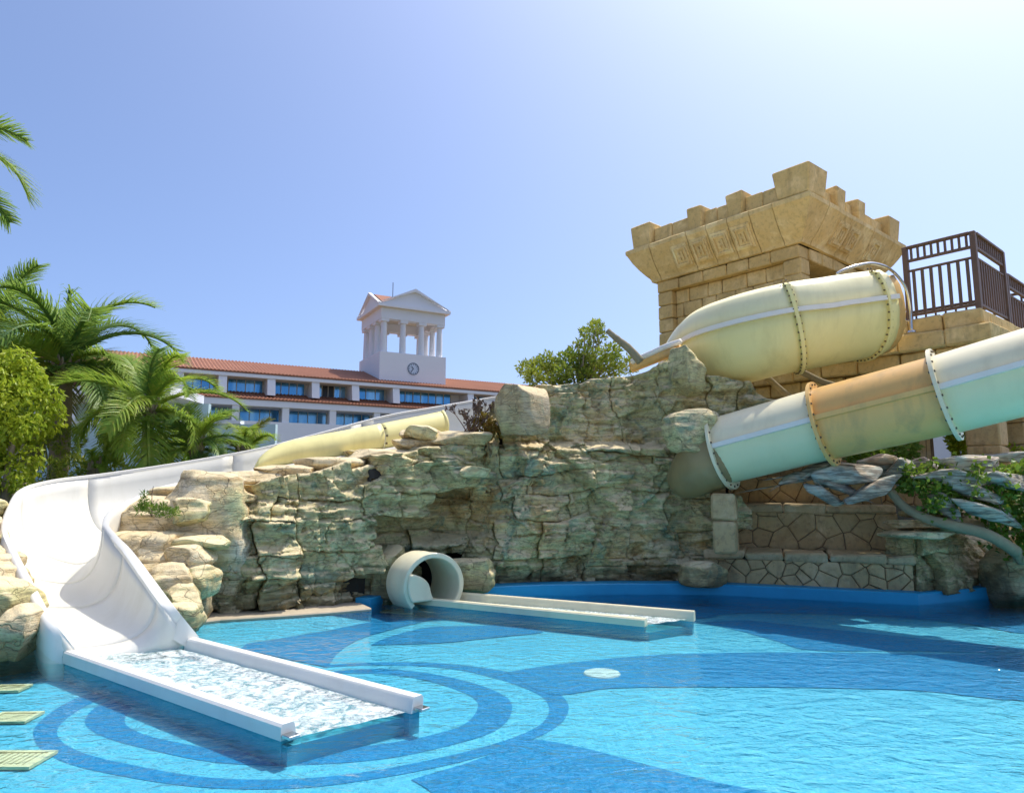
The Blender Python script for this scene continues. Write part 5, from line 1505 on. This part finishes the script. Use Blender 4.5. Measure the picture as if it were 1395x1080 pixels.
# clock tower
tower = hotel
OT = 0.6
tA, _ = tz(517, 500, OT); tB, zc0 = tz(607, 519, OT)
_, z_box = tz(517, 478, OT); _, z_ent0 = tz(517, 432, OT); _, z_ent1 = tz(517, 413, OT); _, z_apex = tz(563, 394, OT)
wT = tB - tA
dT = wT * 0.95
hb(tower, 'tower_base', 'hotel_white', tA, tB, OT, OT + dT, zr1 - 0.2, z_box)
col_w = 0.62
for i in range(4):
    f = i / 3
    for j in range(4):
        if 0 < i < 3 and 0 < j < 3: continue
        tc = tA + 0.55 + (wT - 1.1) * f; oc = OT + 0.55 + (dT - 1.1) * j / 3
        m = MB(); c0_ = HH(tc, oc, z_box + 0.004)
        m.tube([c0_, c0_ + HZ * (z_ent0 - z_box - 0.3)], [0.33, 0.28], 14)
        cl = m.build('tower_column', MAT['hotel_white'], tower, smooth=40)
        hb(cl, 'capital', 'hotel_white', tc - 0.42, tc + 0.42, oc - 0.42, oc + 0.42, z_ent0 - 0.29, z_ent0 - 0.005)
hb(tower, 'entablature', 'hotel_white', tA + 0.1, tB - 0.1, OT + 0.1, OT + 0.9, z_ent0, z_ent1 - 0.3)
hb(tower, 'entablature', 'hotel_white', tA + 0.1, tB - 0.1, OT + dT - 0.9, OT + dT - 0.1, z_ent0, z_ent1 - 0.3)
hb(tower, 'entablature', 'hotel_white', tA + 0.1, tA + 0.9, OT + 0.905, OT + dT - 0.905, z_ent0, z_ent1 - 0.3)
hb(tower, 'entablature', 'hotel_white', tB - 0.9, tB - 0.1, OT + 0.905, OT + dT - 0.905, z_ent0, z_ent1 - 0.3)
hb(tower, 'tower_ceiling', 'soffit', tA + 0.3, tB - 0.3, OT + 0.3, OT + dT - 0.3, z_ent1 - 0.5, z_ent1 - 0.32)
hb(tower, 'cornice', 'hotel_white', tA - 0.35, tB + 0.35, OT - 0.35, OT + dT + 0.35, z_ent1 - 0.29, z_ent1)
tm = (tA + tB) / 2; om = OT + dT / 2
for o_, sg in ((OT - 0.3, 1), (OT + dT + 0.3, -1)):
    m = MB(); m.prism([HH(tA - 0.3, o_ + 0.3 * sg, z_ent1), HH(tB + 0.3, o_ + 0.3 * sg, z_ent1), HH(tm, o_ + 0.3 * sg, z_apex - 0.25)], HN * 0.3 * sg); m.build('pediment', MAT['hotel_white'], tower, fixn=True)
    for q0, q1 in ((tA - 0.45, tm), (tB + 0.45, tm)):
        m = MB(); a_ = HH(q0, o_, z_ent1 + 0.02); b_ = HH(q1, o_, z_apex)
        m.prism([a_, b_, b_ - HZ * 0.32, a_ + (b_ - a_) * 0.08], HN * 0.35 * sg); m.build('raking_cornice', MAT['hotel_white'], tower, fixn=True)
for t_0, sg in ((tA - 0.3, 1), (tB + 0.3, -1)):
    m = MB(); m.prism([HH(t_0 + 0.3 * sg, OT - 0.0, z_ent1), HH(t_0 + 0.3 * sg, OT + dT, z_ent1), HH(t_0 + 0.3 * sg, om, z_apex - 0.25)], HT * 0.3 * sg); m.build('pediment', MAT['hotel_white'], tower, fixn=True)
    for q0, q1 in ((OT - 0.2, om), (OT + dT + 0.2, om)):
        m = MB(); a_ = HH(t_0, q0, z_ent1 + 0.03); b_ = HH(t_0, q1, z_apex - 0.02)
        m.prism([a_, b_, b_ - HZ * 0.32, a_ + (b_ - a_) * 0.08], HT * 0.35 * sg); m.build('raking_cornice', MAT['hotel_white'], tower, fixn=True)
m = MB()
ap = z_apex - 0.12; e_ = z_ent1 + 0.05
for q in ([HH(tA, OT + .36, e_), HH(tm, OT + .36, ap), HH(tm, OT + dT - .36, ap), HH(tA, OT + dT - .36, e_)], [HH(tB, OT + .36, e_), HH(tm, OT + .36, ap), HH(tm, OT + dT - .36, ap), HH(tB, OT + dT - .36, e_)],
          [HH(tA + .36, OT, e_), HH(tA + .36, om, ap), HH(tB - .36, om, ap), HH(tB - .36, OT, e_)], [HH(tA + .36, OT + dT, e_), HH(tA + .36, om, ap), HH(tB - .36, om, ap), HH(tB - .36, OT + dT, e_)]):
    m.add(q, [(0, 1, 2, 3)])
m.build('tower_roof', MAT['roof_tile'], tower)
m = MB(); m.tube([HH(tm - 1.2, om, ap), HH(tm - 1.2, om, ap + 1.6)], 0.04, 6); m.build('lightning_rod', MAT['bolt'], tower)
# clock
tc, zc = tz(563, 502.5, OT)
rC = 0.60
def disc(r0, r1, o, z_, n=36, dz=0.03):
    m = MB()
    A_ = [HH(tc + r0 * math.cos(2 * math.pi * k / n), o, z_ + r0 * math.sin(2 * math.pi * k / n)) for k in range(n)]
    B_ = [HH(tc + r1 * math.cos(2 * math.pi * k / n), o, z_ + r1 * math.sin(2 * math.pi * k / n)) for k in range(n)]
    m.grid([A_, B_, [p - HN * dz for p in B_], [p - HN * dz for p in A_]], closed=True)
    return m
MAT['clock_ink'] = m_plain('clock_ink', (0.10, 0.14, 0.20), 0.6, 0.1)
MAT['clock_face'] = m_plain('clock_face', (0.62, 0.70, 0.80), 0.6, 0.1)
fc = MB(); fc.add([HH(tc + rC * math.cos(2 * math.pi * k / 36), OT - 0.02, zc + rC * math.sin(2 * math.pi * k / 36)) for k in range(36)], [tuple(range(36))])
clock = fc.build('clock_face', MAT['clock_face'], tower, fixn=True)
m = disc(rC * 0.93, rC * 1.05, OT - 0.02, zc); m.build('clock_rim', MAT['clock_ink'], clock, fixn=True)
for k in range(12):
    a = 2 * math.pi * k / 12; e = HT * math.cos(a) + HZ * math.sin(a); n_ = HT * -math.sin(a) + HZ * math.cos(a)
    m = MB(); m.box(HH(tc, OT - 0.035, zc) + e * rC * 0.78, (rC * 0.1, 0.01, 0.025), e, HN, n_); m.build('hour_mark', MAT['clock_ink'], clock)
for a, l_, w in ((math.radians(132), 0.50, 0.045), (math.radians(232), 0.72, 0.035)):
    e = HT * math.cos(a) + HZ * math.sin(a); n_ = HT * -math.sin(a) + HZ * math.cos(a)
    m = MB(); m.box(HH(tc, OT - 0.05, zc) + e * rC * l_ * 0.45, (rC * l_ * 0.55, 0.01, w), e, HN, n_); m.build('clock_hand', MAT['clock_ink'], clock)

# low teal garden wall and terrace wing in front of the hotel, behind the palms
WY = 33.0
wing = thing('terrace_wing', 'low pale teal terrace wall with white columns behind the palms', 'building', P(180, 640, WY))
wt = Vector((0.95, 0.31, 0)).normalized(); wnn = Vector((-wt.y, wt.x, 0))
def wb(name, mat, u0, u1, v0, v1, d0, thick):
    a, b = P(u0, v1, WY), P(u1, v1, WY); 
    z1_, z0_ = P(u0, v0, WY).z, P(u0, v1, WY).z
    m = MB(); m.box(Vector(((a.x + b.x) / 2, WY + d0, (z0_ + z1_) / 2)), ((b.x - a.x) / 2, thick / 2, (z1_ - z0_) / 2)); return m.build(name, MAT[mat], wing)
wb('wall', 'teal_wall', 40, 372, 578, 690, 0, 0.3)
wb('wall_coping', 'hotel_white', 38, 330, 573, 577.8, 0, 0.5)
for u in (62, 138, 205): wb('column', 'hotel_white', u - 4, u + 4, 540, 572.8, 0.0, 0.28)
wb('roof_slab', 'hotel_white', 40, 240, 528, 539.8, 1.2, 3.6)
wb('rear_wall', 'teal_wall', 40, 240, 540, 690, 3.0, 0.3)
for u in (75, 112, 150, 172): 
    a, b = P(u, 572, WY), P(u + 22, 572, WY); sc_ = (WY + 2.75) / WY
    m = MB(); m.box(Vector(((a.x + b.x) / 2, WY + 2.8, (P(u, 572, WY).z + P(u, 545, WY).z) / 2)), ((b.x - a.x) / 2, 0.03, (P(u, 545, WY).z - P(u, 572, WY).z) / 2)); m.build('window', MAT['pane'], wing)
# hotel block glimpsed under the platform on the right
wr = thing('white_building', 'white building with blue windows glimpsed beneath the platform', 'building', P(1380, 640, 30))
def rb(name, mat, u0, u1, v0, v1, d, th):
    a, b = P(u0, v1, d), P(u1, v0, d)
    m = MB(); m.box(Vector(((a.x + b.x) / 2, d + th / 2, (a.z + b.z) / 2)), ((b.x - a.x) / 2, th / 2, abs(b.z - a.z) / 2)); return m.build(name, MAT[mat], wr)
rb('wall', 'hotel_white', 1330, 1520, 480, 660, 30.2, 4.0)
for v0, v1 in ((548, 586), (593, 622)):
    for u0 in (1362, 1382, 1404, 1424):
        w_ = rb('window', 'win_frame', u0, u0 + 19, v0, v1, 30.1, 0.09)
        a, b = P(u0 + 1.5, v1 - 1.5, 30.05), P(u0 + 17.5, v0 + 1.5, 30.05)
        m = MB(); m.box(Vector(((a.x + b.x) / 2, 30.07, (a.z + b.z) / 2)), ((b.x - a.x) / 2, 0.02, abs(b.z - a.z) / 2)); m.build('pane', MAT['pane'], w_)
# ------------------------------------------------------------------ vegetation
def frond_mesh(name, L_, droop, leaf_len, n=64, seed=0, curl=0.55, mat='palm'):
    """pinnate palm leaf: rachis along +X arching in XZ, hanging leaflets on both sides"""
    rr = random.Random(seed)
    pts = []
    x = z = 0.0; ang = 0.0
    N = 26
    for k in range(N + 1):
        f = k / N
        pts.append((Vector((x, 0, z)), ang))
        ang = -droop * f ** 1.5
        x += math.cos(ang) * L_ / N; z += math.sin(ang) * L_ / N
    m = MB()
    m.tube([p for p, a in pts], [0.022 * (1 - 0.85 * k / N) + 0.003 for k in range(N + 1)], 5)
    for k in range(n):
        f = 0.10 + 0.9 * (k + rr.random() * 0.6) / n
        fi = min(f, 0.999) * N; i = int(fi); w = fi - i
        p = pts[i][0].lerp(pts[min(i + 1, N)][0], w); a = pts[i][1]
        tx = Vector((math.cos(a), 0, math.sin(a))); up = Vector((-math.sin(a), 0, math.cos(a)))
        ll = leaf_len * (0.35 + 0.65 * math.sin(math.pi * min(1, 0.12 + f * 0.86)) ** 0.8) * rr.uniform(0.85, 1.1)
        for sd in (-1, 1):
            lift = rr.uniform(0.0, 0.55)
            d = (tx * rr.uniform(0.55, 0.85) + Vector((0, sd, 0)) * 0.8 + up * lift).normalized()
            wd = 0.0062 + 0.0025 * rr.random()
            side = d.cross(up).normalized()
            q = p; prev = None; rows = []
            sag = curl * rr.uniform(0.7, 1.3)
            for s in range(4):
                g_ = s / 3
                pw = wd * (1 - g_) ** 0.6 if s < 3 else 0.002
                rows.append([q - side * pw, q + side * pw])
                d2 = (d - Vector((0, 0, 1)) * (sag * (g_ + 0.25))).normalized()
                q = q + d2 * ll / 3
            m.grid(rows)
    me_o = m.build(name, MAT[mat], None, smooth=False)
    me = me_o.data
    bpy.data.objects.remove(me_o)
    return me
FR = {}
for mt in ('palm', 'palm_y', 'palm_dry'):
    FR[mt] = [frond_mesh('frond', 1.0 * L_, dr, 0.25 * ll, 95, s_, cu, mt) for s_, (L_, dr, ll, cu) in enumerate(((1.0, 1.5, 1.0, 0.5), (1.0, 1.1, 1.05, 0.7), (1.0, 2.1, 0.95, 0.5), (1.0, 1.8, 1.1, 0.9)))]
def palm(label, base, crown, trunk_r, fronds, L_, seed, name='palm_tree', mats=('palm',), spear=0.0, dry=0, droop_lo=-0.75, group=None, yaw=None):
    rr = random.Random(seed)
    base, crown = Vector(base), Vector(crown)
    th = thing(name, label, 'palm tree', base, group)
    h = (crown - base).length
    N = max(6, int(h / 0.12))
    pts, rad = [], []
    for k in range(N + 1):
        f = k / N
        p = base.lerp(crown, f) + Vector((0.06 * math.sin(f * 3), 0.03 * math.cos(f * 4), 0))
        pts.append(p); rad.append(trunk_r * (1.15 - 0.30 * f) * (1 + 0.07 * (k % 2) + rr.uniform(-0.03, 0.03)))
    m = MB(); m.tube(pts, rad, 14); m.build('trunk', MAT['bark'], th, smooth=50)
    m = MB()
    for k in range(16):                                       # old leaf bases
        a = k * 2.399; z = crown.z - 0.05 - 0.28 * (k / 16)
        e = Vector((math.cos(a), math.sin(a), 0))
        c = Vector((crown.x, crown.y, z))
        m.tube([c + e * trunk_r * 0.6, c + e * trunk_r * 1.25 + Vector((0, 0, 0.14)), c + e * trunk_r * 1.7 + Vector((0, 0, 0.34))], [0.05, 0.04, 0.018], 6)
    m.build('leaf_bases', MAT['bark'], th, smooth=True)
    for k in range(fronds):
        f = k / max(fronds - 1, 1)
        az = k * 2.399 + rr.uniform(-0.3, 0.3)
        el = 1.25 - (1.25 - droop_lo) * f + rr.uniform(-0.12, 0.12)
        mt = 'palm_dry' if k >= fronds - dry else rr.choice(mats)
        me = FR[mt][rr.randrange(4)]
        o = link('frond', me, th)
        s = L_ * rr.uniform(0.85, 1.1) * (0.9 if f < 0.15 else 1)
        o.matrix_local = Matrix.Translation(crown - base + Vector((0, 0, 0.08 - 0.2 * f))) @ Matrix.Rotation(az, 4, 'Z') @ Matrix.Rotation(-el, 4, 'Y') @ Matrix.Rotation(rr.uniform(-0.5, 0.5), 4, 'X') @ Matrix.Scale(s, 4)
    if spear:
        m = MB(); m.tube([crown, crown + Vector((0.02, 0, spear * 0.5)), crown + Vector((-0.03, 0, spear))], [0.10, 0.085, 0.03], 8)
        for k in range(26):
            a = k * 2.4; c = crown + Vector((0, 0, spear * (0.72 + 0.28 * (k / 26))))
            e = Vector((math.cos(a), math.sin(a), 0)); q = c + e * 0.15 + Vector((0, 0, 0.14)); r_ = q + e * 0.12 - Vector((0, 0, 0.04))
            sd = Vector((-e.y, e.x, 0)) * 0.018
            m.add([c - sd, c + sd, q + sd, q - sd, r_], [(0, 1, 2, 3), (3, 2, 4)])
        m.build('new_spear', MAT['palm'], th)
    return th
def gz(u, d, z0=None):
    p = P(u, 640, d); p.z = float(ground_h(np.array([p.x]), np.array([p.y]))[0]) - 0.05
    return p
palm('tall dark green palm with rough thick trunk beside the yellow hedge', gz(76, 15.6), P(88, 496, 15.6), 0.19, 28, 3.05, 3, spear=1.75, dry=3, droop_lo=-0.45, mats=('palm', 'palm', 'palm', 'palm_y'))
palm('slender bright green palm on a thin trunk in front of the teal wall', gz(196, 13.6), P(202, 556, 13.6), 0.115, 20, 1.95, 5, mats=('palm_y', 'palm_y', 'palm'), droop_lo=-0.55)
palm('short stemless palm with feathery fronds beside the slender one', gz(266, 13.7), P(268, 606, 13.7), 0.09, 20, 1.35, 8, mats=('palm', 'palm_y'), droop_lo=-0.2)
palm('low yellowing palm at the foot of the splash guard', gz(335, 14.8), P(332, 618, 14.8), 0.10, 14, 1.15, 9, mats=('palm_y', 'palm_dry'), droop_lo=-0.2)
palm('small seedling palm in low greenery by the rough trunk', gz(130, 13.2), P(128, 642, 13.2), 0.06, 12, 0.65, 12, mats=('palm_y',), droop_lo=-0.1)
palm('tall palm whose frond tips hang high over the hedge', gz(-150, 11.5), P(-135, 190, 11.0), 0.18, 18, 2.1, 15, mats=('palm_y', 'palm'), droop_lo=-0.8)
palm('dense dark palm standing behind the yellow hedge', gz(-20, 17.5), P(-12, 470, 17.5), 0.2, 18, 2.7, 17, mats=('palm', 'palm'), droop_lo=-0.6)

def leaves(pts, nrm, size, mat, parent, name='foliage', seed=0, asp=0.45, jag=0.6, hang=0.0):
    rs = np.random.RandomState(seed)
    n = len(pts)
    d = nrm + rs.normal(0, jag, (n, 3)); d[:, 2] -= hang
    d /= np.linalg.norm(d, axis=1)[:, None] + 1e-9
    r = rs.normal(0, 1, (n, 3)); s = np.cross(d, r); s /= np.linalg.norm(s, axis=1)[:, None] + 1e-9
    nn = np.cross(d, s)
    L_ = size * rs.uniform(0.6, 1.35, (n, 1))
    p0 = pts; p1 = pts + d * L_ * 0.45 + s * L_ * asp * 0.5 + nn * L_ * 0.06; p2 = pts + d * L_; p3 = pts + d * L_ * 0.45 - s * L_ * asp * 0.5 + nn * L_ * 0.06
    V = np.stack([p0, p1, p2, p3], 1).reshape(-1, 3) - np.array(wloc(parent))
    idx = np.arange(n * 4).reshape(n, 4)
    me = bpy.data.meshes.new(name)
    me.from_pydata(V.tolist(), [], np.concatenate([idx[:, [0, 1, 2]], idx[:, [0, 2, 3]]]).tolist())
    me.materials.append(MAT[mat])
    return link(name, me, parent)
def clump_cloud(centres, radii, n, seed, shell=0.55):
    rs = np.random.RandomState(seed)
    k = rs.choice(len(centres), n, p=np.array(radii) ** 2 / np.sum(np.array(radii) ** 2))
    d = rs.normal(0, 1, (n, 3)); d /= np.linalg.norm(d, axis=1)[:, None]
    r = np.array(radii)[k] * rs.uniform(shell, 1.0, n) ** 0.7
    return np.array(centres)[k] + d * r[:, None], d
# yellow-green climbing hedge column
hb_ = gz(10, 11.7)
hedge = thing('hedge_column', 'tall yellow green hedge of dense hanging leaves by the slide bend', 'hedge', hb_)
rs = np.random.RandomState(7)
cs, rd = [], []
for k in range(70):
    z = rs.uniform(0.2, 1.0); a = rs.uniform(0, 2 * math.pi); r = 0.62 * math.sqrt(rs.rand()) * (1.0 if z < 0.85 else 0.6)
    cs.append((P(6, 600, 11.7).x + r * math.cos(a), 11.7 + r * math.sin(a), hb_.z + 0.1 + z * (P(8, 488, 11.7).z - hb_.z - 0.1))); rd.append(rs.uniform(0.16, 0.30))
pts, nr = clump_cloud(cs, rd, 11000, 3)
leaves(pts, nr * 0.6, 0.10, 'hedge', hedge, seed=2, hang=0.9, asp=0.5)
m = MB(); m.tube([hb_, hb_ + Vector((0, 0, 1.2)), hb_ + Vector((0.05, 0, 2.4))], [0.09, 0.08, 0.04], 7); m.build('stem', MAT['bark'], hedge, smooth=True)
# low greenery under the palms
gcx = thing('ground_shrub', 'low mixed green shrubs under the tall palm', 'shrub', gz(130, 14))
cs = [tuple(P(u, v, d)) for u, v, d in ((100, 640, 14), (125, 645, 13.6), (150, 640, 14.4), (60, 645, 14), (180, 648, 14.5), (215, 646, 14.8), (92, 600, 15), (250, 640, 15)) ]
pts, nr = clump_cloud(cs, [0.28, 0.22, 0.26, 0.3, 0.18, 0.16, 0.3, 0.15], 2600, 5); leaves(pts, nr, 0.13, 'shrub', gcx, seed=4, asp=0.25, hang=-0.4)
# shrub tree on top of the cliff
tb = P(790, 520, 13.2); tb.z -= 0.5
tree = thing('shrub_tree', 'bushy yellow green shrub growing on top of the tall cliff', 'shrub', tb)
twig = MB()
rs = np.random.RandomState(12)
cs, rd = [], []
spread = [(730, 515), (742, 505), (722, 508), (760, 500), (748, 492), (770, 492), (785, 488), (800, 492), (815, 490), (750, 522), (770, 515), (785, 510), (800, 512), (820, 508), (838, 503), (855, 498), (765, 505), (792, 500), (812, 500), (828, 492), (840, 490), (735, 498), (800, 480), (812, 470), (808, 455), (812, 442), (798, 460), (822, 458), (790, 468), (778, 478), (830, 478), (715, 500), (755, 512), (805, 445), (795, 452), (820, 447)]
for (u, v) in spread:
    c = P(u + rs.uniform(-4, 4), v + rs.uniform(-3, 3), 13.2 + rs.uniform(-0.4, 0.4)); cs.append(tuple(c)); rd.append(rs.uniform(0.10, 0.2) * (0.65 if v < 475 else 1.05))
    mid = tb.lerp(c, 0.55) + Vector((rs.uniform(-.1, .1), rs.uniform(-.1, .1), 0.08))
    twig.tube([tb, mid, c], [0.03, 0.018, 0.006], 5)
twig.build('trunk', MAT['branch'], tree, smooth=True)
pts, nr = clump_cloud(cs, rd, 8000, 9, shell=0.2); leaves(pts, nr, 0.075, 'shrub', tree, name='crown', seed=6, asp=0.42, hang=-0.5)
# dry candelabra plant and rusty bush on the ledge
dp = P(640, 596, 11.6)
dry = thing('dry_succulent', 'dried branching plant with dark seed heads beside the boulder', 'plant', dp)
rr = random.Random(6)
st = MB(); heads = []
for k in range(13):
    u = 610 + rr.uniform(0, 62); v = rr.uniform(550, 578)
    tip = P(u, v, 11.6 + rr.uniform(-0.2, 0.2)); root = dp + Vector((rr.uniform(-0.18, 0.12), rr.uniform(-.1, .1), 0))
    mid = root.lerp(tip, 0.5) + Vector((rr.uniform(-.06, .06), 0, -0.03)); st.tube([root, mid, tip], [0.012, 0.009, 0.005], 5); heads.append(tip)
    for q in range(3):
        t2 = tip + Vector((rr.uniform(-.1, .1), rr.uniform(-.08, .08), rr.uniform(-.02, .09))); st.tube([mid.lerp(tip, 0.6), t2], [0.007, 0.004], 5); heads.append(t2)
st.build('stems', MAT['dry_head'], dry, smooth=True)
for hpt in heads:
    pts = np.array([hpt] * 14) + np.random.RandomState(int(hpt.x * 1e4) % 9999).normal(0, 0.006, (14, 3)); leaves(pts, np.random.RandomState(1).normal(0, 1, (14, 3)), 0.045, 'dry_head', dry, name='seed_head', seed=int(abs(hpt.z) * 1e4) % 9999, asp=0.5)
rp = P(658, 598, 11.7)
rust = thing('rust_bush', 'small rusty orange bush against the boulder', 'bush', rp)
pts, nr = clump_cloud([tuple(P(u, v, 11.7)) for u, v in ((650, 578), (662, 572), (672, 580), (645, 588), (665, 590), (678, 590), (655, 568))], [0.09, 0.1, 0.09, 0.08, 0.1, 0.07, 0.07], 900, 8, shell=0.1); leaves(pts, nr, 0.07, 'rust_leaf', rust, seed=3, asp=0.4, hang=-0.5)
m = MB()
for k in range(6): m.tube([rp, P(645 + 6 * k, 575, 11.7)], [0.012, 0.005], 5)
m.build('stems', MAT['dry_head'], rust)
# small plant on the outcrop
sp = P(207, 704, 8.9)
pl = thing('rock_plant', 'small feathery green plant in the outcrop beside the inner rim', 'plant', sp)
cs = [tuple(P(u, v, 8.9)) for u, v in ((195, 688), (196, 680), (205, 692), (215, 696), (228, 698), (238, 698), (222, 690), (190, 694), (197, 672))]
pts, nr = clump_cloud(cs, [0.06, 0.04, 0.07, 0.07, 0.06, 0.05, 0.05, 0.05, 0.03], 900, 4, shell=0.1); leaves(pts, nr, 0.05, 'vine', pl, seed=8, asp=0.25, hang=-0.6)
m = MB(); m.tube([sp, P(207, 672, 8.9), P(209, 662, 8.9)], [0.007, 0.005, 0.003], 5); m.tube([sp, P(196, 684, 8.9), P(197, 668, 8.9)], [0.007, 0.005, 0.003], 5); m.build('stems', MAT['dry_head'], pl)

# ivy over the rubble: strands with leaves
iv = thing('ivy_vine', 'trailing green ivy spilling over the broken rock shells', 'vine', P(1330, 745, 10.6))
rr = random.Random(21); rs = np.random.RandomState(21)
allp, alln = [], []
stm = MB()
for k in range(24):
    u0, v0 = rr.uniform(1225, 1400), rr.uniform(630, 668)
    u1, v1 = u0 + rr.uniform(-40, 50), v0 + rr.uniform(15, 75) * (0.5 + (u0 - 1200) / 300)
    d0 = rr.uniform(10.5, 11.0)
    a, b = P(u0, v0, d0), P(u1, v1, d0 - rr.uniform(0.05, 0.35))
    mid = a.lerp(b, 0.5) + Vector((0, -0.1, 0.05))
    cv = catmull([a, mid, b], 8); stm.tube([Vector(c) for c in cv], 0.005, 4, cap=False)
    for c in cv:
        for q in range(rr.randrange(3, 8)):
            allp.append(np.array(c) + rs.normal(0, 0.075, 3)); alln.append((0, -0.6, 0.3))
for (u, v, r, n_) in ((1390, 700, 0.28, 420), (1375, 660, 0.25, 200), (1396, 740, 0.28, 350), (1350, 725, 0.2, 120), (1240, 655, 0.14, 100), (1232, 665, 0.10, 60), (1300, 640, 0.16, 90), (1275, 690, 0.16, 90), (1430, 700, 0.4, 400)):
    c = np.array(P(u, v, 10.75)); allp += list(c + rs.normal(0, r * 0.55, (n_, 3))); alln += [(0, -0.6, 0.3)] * n_
stm.build('stems', MAT['branch'], iv)
leaves(np.array(allp), np.array(alln), 0.085, 'vine', iv, name='foliage', seed=5, asp=0.85, hang=0.3)
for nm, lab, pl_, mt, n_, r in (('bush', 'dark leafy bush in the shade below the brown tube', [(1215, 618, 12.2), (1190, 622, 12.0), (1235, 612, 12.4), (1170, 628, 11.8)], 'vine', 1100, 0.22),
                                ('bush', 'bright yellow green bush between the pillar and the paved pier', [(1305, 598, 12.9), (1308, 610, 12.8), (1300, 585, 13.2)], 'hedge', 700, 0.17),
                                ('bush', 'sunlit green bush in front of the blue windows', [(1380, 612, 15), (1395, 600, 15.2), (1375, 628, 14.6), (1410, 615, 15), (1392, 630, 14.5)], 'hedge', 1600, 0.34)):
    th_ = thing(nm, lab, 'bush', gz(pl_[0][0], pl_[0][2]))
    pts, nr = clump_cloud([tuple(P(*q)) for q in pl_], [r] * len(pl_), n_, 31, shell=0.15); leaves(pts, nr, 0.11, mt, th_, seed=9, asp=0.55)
    m = MB(); b_ = gz(pl_[0][0], pl_[0][2])
    for q in pl_: m.tube([b_, P(*q)], [0.02, 0.006], 5)
    m.build('stems', MAT['branch'], th_)
